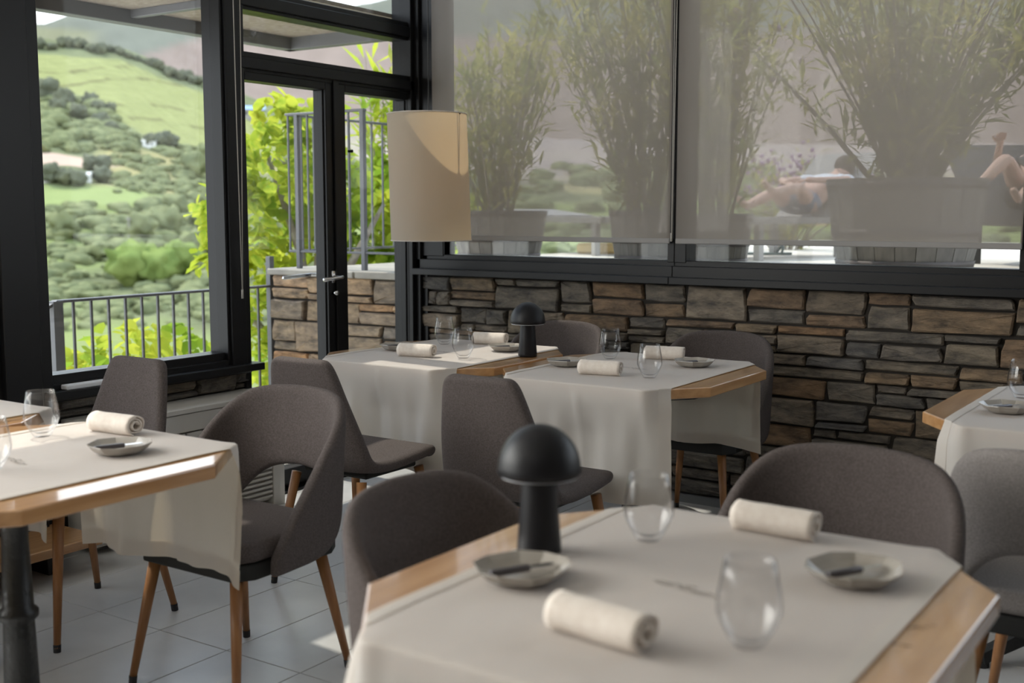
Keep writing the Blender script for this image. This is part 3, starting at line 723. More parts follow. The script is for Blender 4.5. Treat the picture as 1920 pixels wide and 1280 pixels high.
sets = {  # table: (plate, napkin, glass) for the near seat and the far seat
 'near': [(-0.985, 1.493, 0.5), (-0.757, 1.342, -0.08), (-0.575, 1.427), (-0.541, 1.783, 0.6), (-0.750, 1.977, 0.0), (-0.920, 1.803)],
 'left': [None, None, (-2.423, 1.473), (-2.337, 1.755, 0.3), (-2.570, 1.920, 0.12), (-2.676, 1.772)],
 'middle': [(-2.260, 3.73, 0.4), (-2.040, 3.60, 0.22), (-1.850, 3.617), (-1.850, 3.988, 0.3), (-2.044, 4.125, 0.3), (-2.226, 4.006)],
 'corner': [(-3.125, 3.765, 0.2), (-2.92, 3.64, 0.25), (-2.723, 3.692), (-2.717, 3.994, 0.5), (-2.923, 4.165, 0.25), (-3.080, 4.036)],
 'right': [(-0.655, 3.578, 0.4), None, None, None, None, (-0.672, 3.879)]}
TN = {'near': 'the nearest table', 'left': 'the left table', 'middle': 'the middle table', 'corner': 'the corner table by the door', 'right': 'the right-edge table'}
for k, S6 in sets.items():
    for i, s in enumerate(S6):
        if not s: continue
        near = i < 3; kind = i % 3
        where = ('at the near side of ' if near else 'at the far side of ')+TN[k]
        if kind == 0:
            place(plate, USED, (s[0], s[1], ZC), s[2]*2, 'irregular greige ceramic bread plate '+where, 'greige bread plates')
            place(knife, USED, (s[0], s[1], ZC+0.0115), R(62) if k != 'left' else R(70), 'butter knife on the plate '+where, 'butter knives')
        elif kind == 1: place(napkin, USED, (s[0], s[1], ZC), s[2]-0.05, 'cream linen napkin rolled up '+where, 'rolled cream napkins')
        else: place(glass, USED, (s[0], s[1], ZC), 0.0, 'clear empty stemless tumbler '+where, 'clear stemless tumblers')


# ------------------------------------------------------------------ outside: terrace, overhang, railings, retaining wall
GZ = 0.985
meta(boxes('terrace_floor', [((-5.32, 1.0, -0.3), (-4.07, 5.02, -0.02))], PAVE, bev=0), kind='structure')
up = meta(boxes('upper_terrace', [((-5.16, 5.04, -2.0), (6.0, 14.0, GZ-0.012))], MORTAR, bev=0), kind='structure')
boxes('paving', [((-5.16, 5.45, GZ-0.011), (6.0, 14.0, GZ))], PAVE, up, bev=0)
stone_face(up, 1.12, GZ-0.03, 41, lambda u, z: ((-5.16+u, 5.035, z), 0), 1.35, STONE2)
rr = random.Random(8); x = -5.19
while x < -4.12:
    w = rr.uniform(0.28, 0.46); w = min(w, -4.06-x); boxes('cap_stone', [((x, 5.0+rr.uniform(-0.012, 0.012), GZ-0.03), (x+w-0.008, 5.45, GZ+rr.uniform(0.006, 0.016)))], CAP, up, bev=0.006); x += w
ov = thing('roof_overhang', 'grey framed canopy with woven mat underside outside the glass door', 'canopy', (-5.05, 5.16, 2.30))
boxes('edge_beam', [((-0.05, -3.4, 0.0), (0.03, 0.0, 0.11)), ((-0.05, -0.07, 0.0), (0.98, 0.0, 0.11))], STEEL2 if 'STEEL2' in globals() else STEEL, ov)
boxes('woven_mat', [((0.03, -3.4, 0.07), (0.98, -0.07, 0.09))], ROOFMAT, ov, bev=0)
for yy in (-3.38, -2.3, -1.2): boxes('cross_rail', [((0.02, yy-0.02, 0.03), (0.98, yy+0.02, 0.07))], STEEL, ov)

lr = thing('terrace_railing', 'grey metal railing of thin bars along the terrace outside the left window', 'railing', (-5.2, 3.55, -0.02))
def bar(o, name, a, b, w=0.006, d=None):
    a, b = Vector(a), Vector(b); bm = bmesh.new()
    if abs((b-a).z) > 0.9*(b-a).length: box(bm, (a.x-w, a.y-(d or w), a.z), (b.x+w, b.y+(d or w), b.z), 0.001)
    else: tube(bm, [a, b], [w*1.25]*2, 4)
    return bmo(name, bm, STEEL, o)
bar(lr, 'post', (0, 0, 0), (0, 0, 0.905), 0.028, 0.028)
bar(lr, 'post', (0, 1.50, 0), (0, 1.50, 1.085), 0.018, 0.018)
boxes('top_rail', [((-0.022, 0, 0.895), (0.022, 1.5, 0.910))], STEEL, lr)
boxes('bottom_rail', [((-0.012, 0, 0.085), (0.012, 1.5, 0.097))], STEEL, lr)
for k in range(13): bar(lr, 'bar', (0, 0.105+0.1075*k, 0.09), (0, 0.105+0.1075*k, 0.90), 0.0065)
bm = bmesh.new()
v = [(0.022, 0.0, 0.91), (-0.022, 0.0, 0.91), (-0.022, -1.1, 0.34), (0.022, -1.1, 0.34)]
for dz in (0, -0.015): pass
tv = [bm.verts.new(p) for p in v]; bv_ = [bm.verts.new((p[0], p[1], p[2]-0.016)) for p in v]
bm.faces.new(tv); bm.faces.new(bv_[::-1])
for i in range(4): bm.faces.new((tv[i], bv_[i], bv_[(i+1) % 4], tv[(i+1) % 4]))
bmo('stair_rail', bm, STEEL, lr)

ur = thing('upper_railing', 'tall grey metal railing of thin bars standing on the dry stone wall outside', 'railing', (-5.10, 5.13, GZ+0.005))
bar(ur, 'post', (0.60, 0, 0), (0.60, 0, 0.935), 0.014, 0.014)
bar(ur, 'post', (0.075, 0, 0), (0.075, 0, 0.935), 0.014, 0.014)
boxes('top_rail', [((-0.015, -0.015, 0.925), (0.62, 0.015, 0.94))], STEEL, ur)
boxes('bottom_rail', [((-0.01, -0.008, 0.10), (1.03, 0.008, 0.114))], STEEL, ur)
boxes('top_rail', [((-0.015, 0.0, 0.925), (0.015, 2.2, 0.94))], STEEL, ur)
boxes('bottom_rail', [((-0.008, 0.0, 0.10), (0.008, 2.2, 0.114))], STEEL, ur)
for xx in (0.0, 0.16, 0.27, 0.38, 0.49): bar(ur, 'bar', (xx, 0, 0.10), (xx, 0, 0.93), 0.0055)
for k in range(19): bar(ur, 'bar', (0, 0.11*(k+1), 0.0 if (k+1) % 12 == 0 else 0.1), (0, 0.11*(k+1), 0.93), 0.012 if (k+1) % 12 == 0 else 0.0055)

# ------------------------------------------------------------------ fig tree and leafy shrub beyond the railing
def leaf_cloud(blobs, n, seed, size, shell=0.55):
    rng = np.random.default_rng(seed); P = []
    vol = np.array([b[3]*b[4]*b[5] for b in blobs])**0.7; vol /= vol.sum()
    for b, w in zip(blobs, vol):
        m = max(1, int(n*w)); d = rng.normal(size=(m, 3)); d /= np.linalg.norm(d, axis=1)[:, None]
        r = shell+(1-shell)*rng.random(m)**0.7
        P.append(np.array(b[:3])+d*r[:, None]*np.array(b[3:6]))
    P = np.concatenate(P); n = len(P)
    # leaves hang outwards and a little down, faces turned up
    yaw = rng.uniform(0, 2*np.pi, n); pit = rng.normal(-0.45, 0.5, n); rol = rng.normal(0, 0.6, n)
    cy, sy, cp, sp_, cr_, sr = np.cos(yaw), np.sin(yaw), np.cos(pit), np.sin(pit), np.cos(rol), np.sin(rol)
    Z0 = np.zeros(n); O = np.ones(n)
    Rz = np.stack([np.stack([cy, -sy, Z0], -1), np.stack([sy, cy, Z0], -1), np.stack([Z0, Z0, O], -1)], 1)
    Rx = np.stack([np.stack([O, Z0, Z0], -1), np.stack([Z0, cp, -sp_], -1), np.stack([Z0, sp_, cp], -1)], 1)
    Ry = np.stack([np.stack([cr_, Z0, sr], -1), np.stack([Z0, O, Z0], -1), np.stack([-sr, Z0, cr_], -1)], 1)
    return mats(P, Rz@Rx@Ry, rng.uniform(0.7, 1.25, n)*size)
def leafy(t, base, blobs, n, seed, size, nparts, mat, limbs):
    M = leaf_cloud([(b[0], b[1], b[2], b[3], b[4], b[5]) for b in blobs], n, seed, size)
    d = np.linalg.norm(M[:, :3, 3]+np.array(base)-np.array((0, 0, 1.34)), axis=1); o = np.argsort(d)
    first, rest = o[:nparts], o[nparts:]
    sc = scatter('leaves', LEAFV, LEAFF, M[rest], mat, t); sc['kind'] = 'stuff'
    me = bpy.data.meshes.new('leaf'); me.from_pydata(LEAFV, [], LEAFF); me.materials.append(mat)
    for i in first:
        l = bpy.data.objects.new('leaf', me); COL.objects.link(l); l.parent = t; l.matrix_local = Matrix(M[i].tolist())
    for pts, rds in limbs:
        bm = bmesh.new(); tube(bm, pts, rds, 7); bmo('branch' if rds[0] < 0.05 else 'trunk', bm, BARK, t, True)
base = (-6.6, 6.6, -1.6)
ft = thing('fig_tree', 'bright yellow-green broad-leaved tree behind the terrace railing outside the glass door', 'tree', base)
RB = lambda r, d, z, a, b, c: (0.707*(r-d), 0.707*(r+d), z+1.6, a, b, c)
leafy(ft, base, [RB(0, 0, 1.72, .40, .42, .40), RB(-.36, 0, 1.28, .30, .32, .42), RB(-.60, -.1, 1.18, .16, .16, .34), RB(.34, .3, 1.5, .42, .42, .42), RB(.2, .4, .9, .5, .5, .5), RB(-.2, 0, .62, .36, .36, .42), RB(.72, .5, 1.25, .34, .36, .42),
       RB(.1, .2, .05, .5, .5, .5), RB(-.06, 0, 2.05, .20, .22, .20), RB(.2, .1, 2.08, .24, .24, .20), RB(1.0, .9, 1.5, .45, .4, .38), RB(.9, .6, .85, .5, .4, .5), RB(1.4, 1.0, 1.1, .45, .4, .5)],
      3000, 5, 0.125, 260, FIGLEAF,
      [([(0, 0.2, 0), (0.1, 0.2, 1.0), (0.1, 0.2, 1.9)], [0.09, 0.075, 0.06]), ([(0.1, 0.2, 1.9), (0.05, 0.1, 2.6), (-0.1, -0.1, 3.4)], [0.045, 0.035, 0.015]),
       ([(0.1, 0.2, 1.9), (0.3, 0.4, 2.5), (0.5, 0.6, 3.0)], [0.045, 0.035, 0.015]), ([(0.1, 0.2, 1.5), (-0.2, -0.2, 2.1), (-0.35, -0.45, 2.7)], [0.035, 0.028, 0.012]), ([(0.1, 0.2, 1.9), (0.15, 0.2, 2.7), (0.15, 0.2, 3.6)], [0.04, 0.03, 0.012])])
base = (-6.5, 4.35, -1.6)
hs = thing('leafy_shrub', 'low yellow-green leafy bush behind the railing bars under the left window view', 'shrub', base)
leafy(hs, base, [(0.0, -0.9, 1.85, 0.45, 0.42, 0.42), (0.05, -0.4, 1.55, 0.4, 0.4, 0.35), (0.0, 0.15, 1.75, 0.45, 0.45, 0.40), (0.05, 0.6, 1.85, 0.4, 0.4, 0.40), (0.0, 0.95, 1.8, 0.35, 0.4, 0.42), (0.1, -1.3, 1.7, 0.4, 0.35, 0.35), (0.1, 0, 1.1, 0.6, 1.3, 0.4)],
      1500, 9, 0.12, 160, FIGLEAF, [([(0, -0.6, 0), (0, -0.8, 1.6)], [0.04, 0.015]), ([(0, 0.3, 0), (0.05, 0.1, 0.9), (0, 0.2, 1.8)], [0.04, 0.03, 0.012]), ([(0, 0.6, 0), (0.05, 0.8, 1.8)], [0.04, 0.012]), ([(0, 0.2, 0.9), (0.1, 0.45, 1.4), (0.05, 0.7, 1.6)], [0.02, 0.016, 0.008])])

# ------------------------------------------------------------------ oleanders in half barrels behind the blinds
def barrel(x, y, r, h, label):
    t = thing('barrel_planter', label, 'planter', (x, y, GZ), 0, 'half barrel planters on the upper terrace')
    prof = lambda z: r*(0.80+0.20*(z/h)**0.7)
    n = 22
    for k in range(n):
        a0, a1 = 2*math.pi*k/n+0.006, 2*math.pi*(k+1)/n-0.006; v = []; f = []
        for z in (0, h*0.33, h*0.66, h):
            for a, q in ((a0, 0), (a1, 0), (a1, -0.025), (a0, -0.025)): rad = prof(z)+q; v.append((rad*math.cos(a), rad*math.sin(a), z))
        for i in range(3):
            for j in range(4): p, q = i*4+j, i*4+(j+1) % 4; f.append((p, q, q+4, p+4))
        f += [(0, 3, 2, 1), (12, 13, 14, 15)]
        mesh('stave', v, f, BARREL, t)
    for z in (0.10*h, 0.42*h, 0.9*h):
        bm = bmesh.new(); lathe(bm, [(prof(z)+0.001, z), (prof(z)+0.004, z), (prof(z+0.035)+0.004, z+0.035), (prof(z+0.035)+0.001, z+0.035)], 32); bmo('hoop', bm, HOOP, t, True)
    bm = bmesh.new(); lathe(bm, [(0, h*0.9), (prof(h*0.9)-0.024, h*0.9), (prof(h*0.88)-0.024, h*0.86), (0, h*0.86)], 24); bmo('soil', bm, SOIL, t)
    return t
def oleander(x, y, z0, label, seed, nst, hh, spread, nleaf=46, flowers=0, size=0.15, mat=None):
    rng = np.random.default_rng(seed); t = thing('oleander', label, 'shrub', (x, y, z0))
    P = []; Rm = []; Sx = []; FP = []
    sm = bmesh.new()
    for s in range(nst):
        a = rng.uniform(0, 2*np.pi); lean = spread*rng.uniform(0.15, 1.0); H = hh*rng.uniform(0.6, 1.05)
        r0 = 0.14*rng.random(); p0 = np.array((r0*np.cos(a), r0*np.sin(a), -0.05)); top = np.array((lean*np.cos(a), lean*np.sin(a), H)); mid = (p0+top)/2+np.array((0, 0, 0.12*H))
        B = lambda q: (1-q)**2*p0+2*q*(1-q)*mid+q*q*top
        tube(sm, [tuple(B(q)) for q in (0, 0.3, 0.6, 0.85, 1)], [0.009, 0.008, 0.006, 0.004, 0.002], 5, False)
        for k in range(nleaf):
            q = 0.06+0.94*rng.random()**0.85; p = B(q)+rng.normal(size=3)*0.05
            al = rng.uniform(0, 2*np.pi); el = rng.normal(0.55, 0.45)
            d = np.array((np.cos(al)*np.cos(el), np.sin(al)*np.cos(el), np.sin(el))); u = np.cross(d, (0, 0, 1.0)); u /= np.linalg.norm(u)+1e-6; w = np.cross(u, d)
            P.append(p); Rm.append(np.stack([u, d, w], 1)); L = size*rng.uniform(0.7, 1.3); Sx.append((L*1.25, L, L))
        for k in range(flowers): FP.append(B(0.75+0.25*rng.random())+rng.normal(size=3)*0.08)
    o = bmo('stems', sm, BARK, t, True); o['kind'] = 'stuff'
    o = scatter('leaves', LANCEV, LANCEF, mats(np.array(P), np.array(Rm), np.array(Sx)), mat or OLEAF, t); o['kind'] = 'stuff'
    if FP:
        o = scatter('blossoms', *ico(1, 3, 0.3), mats(np.array(FP), rot_rand(len(FP), rng), rng.uniform(0.012, 0.026, len(FP))), FLOWER, t); o['kind'] = 'stuff'
    return t
barrel(-1.78, 6.55, 0.43, 0.53, 'large half barrel planter behind the right blind')
barrel(-3.46, 6.75, 0.27, 0.36, 'half barrel planter seen under the left blind, next to the mullion')
barrel(-4.52, 6.55, 0.33, 0.36, 'half barrel planter seen under the left blind, next to the drum lamp')
barrel(-2.93, 6.60, 0.22, 0.34, 'half barrel planter at the left end of the strip under the right blind')
oleander(-1.78, 6.55, GZ+0.5, 'tall dense oleander in the large half barrel behind the right blind', 1, 60, 1.5, 1.2, 58)
oleander(-3.46, 6.75, GZ+0.33, 'tall oleander behind the left blind, growing next to the mullion', 2, 34, 1.75, 0.75, 70)
oleander(-4.52, 6.55, GZ+0.33, 'loose pale oleander behind the left blind, next to the drum lamp', 3, 26, 1.35, 0.75, 60)
oleander(-2.93, 6.60, GZ+0.31, 'oleander with mauve blossom behind the left part of the right blind', 4, 28, 1.75, 0.62, 64, 3)
oleander(-0.75, 7.3, GZ, 'broad oleander behind the right blind, cut by the window jamb', 6, 30, 2.1, 0.9, 55)
oleander(-3.9, 10.4, GZ, 'low mauve flowering bush far behind the right blind', 7, 22, 0.85, 0.9, 30, 9, 0.11)
oleander(-6.75, 8.05, 1.1, 'spiky yellow-green plant seen through the transom beside the corner post', 8, 12, 1.55, 0.35, 30, 0, 0.30, FIGLEAF)

def lounger(loc, rz, label, mat, tilt=42):
    t = thing('sun_lounger', label, 'lounger', loc, rz)
    boxes('seat_frame', [((-0.33, -0.95, 0.26), (-0.29, 0.35, 0.31)), ((0.29, -0.95, 0.26), (0.33, 0.35, 0.31)), ((-0.33, -0.95, 0.26), (0.33, -0.91, 0.31))], mat, t)
    mesh('seat_panel', [(x, y, z) for y in (-0.93, 0.3) for x in (-0.29, 0.29) for z in (0.285, 0.30)], [(0, 1, 5, 4), (2, 6, 7, 3), (1, 3, 7, 5), (0, 4, 6, 2), (0, 2, 3, 1), (4, 5, 7, 6)], mat, t)
    c, s = math.cos(R(tilt)), math.sin(R(tilt))
    mesh('backrest', [(x, 0.3+L*c-d*s, 0.29+L*s+d*c) for L in (0, 0.78) for x in (-0.31, 0.31) for d in (0, 0.03)], [(0, 1, 5, 4), (2, 6, 7, 3), (1, 3, 7, 5), (0, 4, 6, 2), (0, 2, 3, 1), (4, 5, 7, 6)], mat, t)
    for x in (-0.30, 0.30):
        for y in (-0.8, 0.25): boxes('leg', [((x-0.025, y-0.03, 0), (x+0.025, y+0.03, 0.262))], mat, t)
    return t
LAX = math.atan2(-0.30, 1.25)
lounger((-3.27, 8.72, GZ), LAX, 'grey sun lounger with a person on it behind the right blind', GREYPL)
lounger((-1.38, 8.25, GZ+0.0), R(35), 'dark sun lounger at the right jamb behind the right blind', DARKCL)
lounger((-5.15, 8.7, GZ), R(60), 'low sun lounger seen in the strip under the left blind', GREYPL, 4)
meta(boxes('cushion', [((-4.98, 8.35, GZ), (-4.72, 8.62, GZ+0.09))], CUSH, bev=0.02), 'ochre cushion on the ground seen under the left blind', 'cushion')

def figure(name, label, J, extra, loc):
    """one continuous skinned body: J maps joint -> (point, radius), extra lists the bones"""
    t = thing(name, label, 'person', loc)
    def skin(nm, bones, grow, mat, root):
        used = []
        for a, b in bones:
            for j in (a, b):
                if j not in used: used.append(j)
        me = bpy.data.meshes.new(nm); me.from_pydata([J[j][0] for j in used], [(used.index(a), used.index(b)) for a, b in bones], [])
        o = link_mesh(nm, me, mat, t)
        m = o.modifiers.new('skin', 'SKIN'); m.use_smooth_shade = True
        for i, j in enumerate(used):
            r = J[j][1]+grow; sv = me.skin_vertices[0].data[i]; sv.radius = (r, r); sv.use_root = (j == root)
        s = o.modifiers.new('sub', 'SUBSURF'); s.levels = 1; s.render_levels = 2
        return o
    skin('body', extra, 0.0, SKIN, 'pelvis')
    skin('shirt', [('waist', 'chest'), ('chest', 'shoulder_l'), ('chest', 'shoulder_r'), ('shoulder_l', 'upper_l'), ('shoulder_r', 'upper_r')], 0.014, J['_shirt'], 'chest')
    skin('shorts', [('pelvis', 'hip_l'), ('pelvis', 'hip_r'), ('hip_l', 'thigh_l'), ('hip_r', 'thigh_r'), ('pelvis', 'waist')], 0.014, J['_shorts'], 'pelvis')
    h = J['head'][0]
    v, f = ico(3, 1, 0.0); mesh('hair', [(h[0]+0.098*p[0], h[1]+0.03+0.105*p[1], h[2]+0.035+0.105*p[2]) for p in v], f, HAIR, t, True)
    bm = bmesh.new()
    for ex in (-0.032, 0.032):
        m = bmesh.ops.create_uvsphere(bm, u_segments=8, v_segments=6, radius=0.011)
        bmesh.ops.translate(bm, verts=m['verts'], vec=Vector(h)+Vector((ex, -0.092, 0.012)))
    bmo('eyes', bm, DARKCL, t, True)
    for sx, k in ((-1, 'l'), (1, 'r')):
        w, e = Vector(J['wrist_'+k][0]), Vector(J['elbow_'+k][0]); d = (w-e).normalized(); sd = d.cross(Vector((0, 0, 1))).normalized()
        for q, L in zip((-1.5, -0.5, 0.5, 1.5), (0.06, 0.072, 0.068, 0.052)):
            bm = bmesh.new(); p = w+d*0.085+sd*(q*0.019); tube(bm, [p-d*0.03, p+d*L*0.6+Vector((0, 0, -0.006)), p+d*L+Vector((0, 0, -0.02))], [0.0095, 0.0085, 0.006], 7); bmo('finger', bm, SKIN, t, True)
        bm = bmesh.new(); p = w+d*0.03+sd*(-0.03*sx); tube(bm, [p, p+d*0.035+sd*(-0.022*sx), p+d*0.06+sd*(-0.028*sx)], [0.011, 0.010, 0.007], 7); bmo('thumb', bm, SKIN, t, True)
    t.scale = (0.85, 0.85, 0.85)
    return t
BONES = [('pelvis', 'waist'), ('waist', 'chest'), ('chest', 'neck'), ('neck', 'head'), ('head', 'crown'), ('chest', 'shoulder_l'), ('chest', 'shoulder_r'), ('shoulder_l', 'upper_l'), ('upper_l', 'elbow_l'), ('elbow_l', 'wrist_l'), ('wrist_l', 'palm_l'),
         ('shoulder_r', 'upper_r'), ('upper_r', 'elbow_r'), ('elbow_r', 'wrist_r'), ('wrist_r', 'palm_r'), ('pelvis', 'hip_l'), ('pelvis', 'hip_r'), ('hip_l', 'thigh_l'), ('thigh_l', 'knee_l'), ('knee_l', 'calf_l'), ('calf_l', 'ankle_l'), ('ankle_l', 'toe_l'),
         ('hip_r', 'thigh_r'), ('thigh_r', 'knee_r'), ('knee_r', 'calf_r'), ('calf_r', 'ankle_r'), ('ankle_r', 'toe_r')]
def pose(pelvis, back, knees, ankles, toes, elbows, wrists, shirt, shorts):
    """back: unit vector up the spine; the rest are points relative to the pelvis"""
    p = Vector((0, 0, 0)); b = Vector(back).normalized(); sd = Vector((1, 0, 0))
    J = {'pelvis': (p, 0.125), 'waist': (p+b*0.20, 0.115), 'chest': (p+b*0.40, 0.135), 'neck': (p+b*0.55, 0.052), 'head': (p+b*0.66+Vector((0, -0.02, 0.02)), 0.085), 'crown': (p+b*0.75+Vector((0, -0.02, 0.02)), 0.075), '_shirt': shirt, '_shorts': shorts}
    for i, k, s in ((0, 'l', -1), (1, 'r', 1)):
        sh = p+b*0.47+sd*(0.17*s); e = Vector(elbows[i]); w = Vector(wrists[i]); hp = p+sd*(0.09*s)+Vector((0, -0.03, 0)); kn = Vector(knees[i]); an = Vector(ankles[i]); to = Vector(toes[i])
        J.update({'shoulder_'+k: (sh, 0.058), 'upper_'+k: (sh.lerp(e, 0.5), 0.046), 'elbow_'+k: (e, 0.038), 'wrist_'+k: (w, 0.027), 'palm_'+k: (w+(w-e).normalized()*0.07, 0.034), 'hip_'+k: (hp, 0.092), 'thigh_'+k: (hp.lerp(kn, 0.5), 0.076), 'knee_'+k: (kn, 0.056),
                  'calf_'+k: (kn.lerp(an, 0.4), 0.054), 'ankle_'+k: (an, 0.034), 'toe_'+k: (to, 0.028)})
    return {k: ((tuple(v[0]), v[1]) if isinstance(v, tuple) else v) for k, v in J.items()}
J1 = pose(0, (0.34, 0.80, 0.46), [(-0.10, -0.42, 0.10), (0.14, -0.40, 0.14)], [(-0.20, -0.80, -0.02), (0.02, -0.74, 0.10)], [(-0.24, -0.93, 0.06), (-0.04, -0.84, 0.20)], [(-0.26, 0.18, 0.22), (0.30, 0.16, 0.22)], [(-0.12, -0.06, 0.20), (0.14, -0.08, 0.22)], WHITECL, SHIRT)
figure('person', 'barefoot person in blue-grey shorts on a lounger behind the right blind', J1, BONES, (-3.22, 8.85, GZ+0.41))
J2 = pose(0, (-0.1, 0.75, 0.60), [(-0.16, -0.36, 0.30), (0.10, -0.40, 0.16)], [(-0.28, -0.66, 0.10), (0.02, -0.80, -0.02)], [(-0.33, -0.76, 0.06), (0.0, -0.93, 0.06)], [(-0.30, -0.02, 0.24), (0.28, 0.14, 0.20)], [(-0.24, -0.22, 0.42), (0.12, -0.06, 0.22)], DARKCL, DARKCL)
figure('person', 'person with bare bent legs reclining behind the large half barrel, mostly hidden by leaves', J2, BONES, (-1.42, 8.35, GZ+0.44))
for i, (x, y, a, lb) in enumerate(((-3.63, 8.95, 0.4, 'dark sandal on the sunlit ground under the right blind, left of its pair'), (-3.46, 9.0, 0.9, 'dark sandal on the sunlit ground under the right blind, right of its pair'))):
    sd = thing('sandal', lb, 'sandal', (x, y, GZ), a, 'pair of dark sandals')
    bm = bmesh.new(); prism(bm, [(-0.13, -0.03), (0.0, -0.04), (0.11, -0.045), (0.14, 0.0), (0.11, 0.045), (0.0, 0.035), (-0.13, 0.03)], 0, 0.022, 0.004); bmo('sole', bm, SANDAL, sd)
    bm = bmesh.new(); tube(bm, [(0.02, -0.042, 0.015), (0.045, -0.02, 0.065), (0.05, 0.0, 0.075), (0.045, 0.02, 0.065), (0.02, 0.04, 0.015)], 0.011, 7); bmo('strap', bm, SANDAL, sd, True)
rp = thing('rope_fence', 'slack dark rope on short posts along the far terrace edge', 'fence', (-2.0, 12.4, GZ))
for x in (-4.0, -1.0, 2.0): bar(rp, 'post', (x, 0, 0), (x, 0, 0.62), 0.03)
for x in (-4.0, -1.0):
    bm = bmesh.new(); tube(bm, [(x+3*k/10, 0, 0.60-0.10*math.sin(math.pi*k/10)) for k in range(11)], 0.012, 6); bmo('rope', bm, BLACK, rp, True)

# ------------------------------------------------------------------ valley and hills
def lerp_tab(x, xs, ys): return np.interp(x, xs, ys)
def fbm(x, y, seed, octv=5):
    """cheap value noise on arrays"""
    out = np.zeros_like(x); amp = 1.0; tot = 0
    for o in range(octv):
        rng = np.random.default_rng(seed*17+o); tab = rng.random((64, 64))
        xi = np.floor(x).astype(int); yi = np.floor(y).astype(int); fx = x-xi; fy = y-yi; fx = fx*fx*(3-2*fx); fy = fy*fy*(3-2*fy)
        g = lambda a, b: tab[a % 64, b % 64]
        out += amp*((g(xi, yi)*(1-fx)+g(xi+1, yi)*fx)*(1-fy)+(g(xi, yi+1)*(1-fx)+g(xi+1, yi+1)*fx)*fy); tot += amp; amp *= 0.5; x = x*2.03+5.1; y = y*2.03+1.7
    return out/tot
def hill(name, azs, rs, elev, colour, label, disp):
    A, Q = np.meshgrid(np.radians(azs), rs, indexing='ij'); E = elev(np.degrees(A), Q)
    X = -np.sin(A)*Q; Y = np.cos(A)*Q; Z = 1.34+Q*np.tan(np.radians(E)) + disp*(fbm(X/9, Y/9, 5)-0.5)*np.clip(Q/100, 0.2, 2)
    na, nr = A.shape; V = np.stack([X, Y, Z], -1).reshape(-1, 3)
    idx = np.arange(na*nr).reshape(na, nr)
    F = np.stack([idx[:-1, :-1], idx[1:, :-1], idx[1:, 1:], idx[:-1, 1:]], -1).reshape(-1, 4)
    me = bpy.data.meshes.new(name); me.vertices.add(len(V)); me.vertices.foreach_set('co', V.ravel())
    me.loops.add(F.size); me.loops.foreach_set('vertex_index', F.ravel().astype(np.int32)); me.polygons.add(len(F))
    me.polygons.foreach_set('loop_start', (np.arange(len(F))*4).astype(np.int32)); me.polygons.foreach_set('loop_total', np.full(len(F), 4, np.int32)); me.update(calc_edges=True)
    C = colour(np.degrees(A), E, X, Y).reshape(-1, 3); at = me.color_attributes.new('fields', 'FLOAT_COLOR', 'POINT'); at.data.foreach_set('color', np.concatenate([C, np.ones((len(C), 1))], 1).astype(np.float32).ravel())
    o = link_mesh(name, me, HILL, None, True); meta(o, kind='structure'); return o
SKY1_A = [-10, 10, 25, 34, 38, 40, 45, 48.5, 52.5, 56.5, 62, 75]; SKY1_E = [3, 3, 3.2, 3.6, 3.4, 3.6, 4.9, 6.0, 7.5, 7.7, 7.6, 7]
RT = np.array([14, 30, 60, 90, 120, 160, 210, 270, 330, 400, 500, 620, 720]); FE = np.array([-30, -24, -17, -13, -9.0, -6.0, -3.6, -1.2, 1.0, 2.9, 5.2, 7.5, 7.9])
def elev1(a, q):
    top = lerp_tab(a, SKY1_A, SKY1_E); e = np.interp(q, RT, FE); k = np.clip((e+3)/10.9, 0, 1)
    e = np.where(e > -3, -3+(top+3)*np.where(k < 0.96, k/0.96, 1.0), e)
    return np.where(q > 640, e-(q-640)/80*1.5, e)
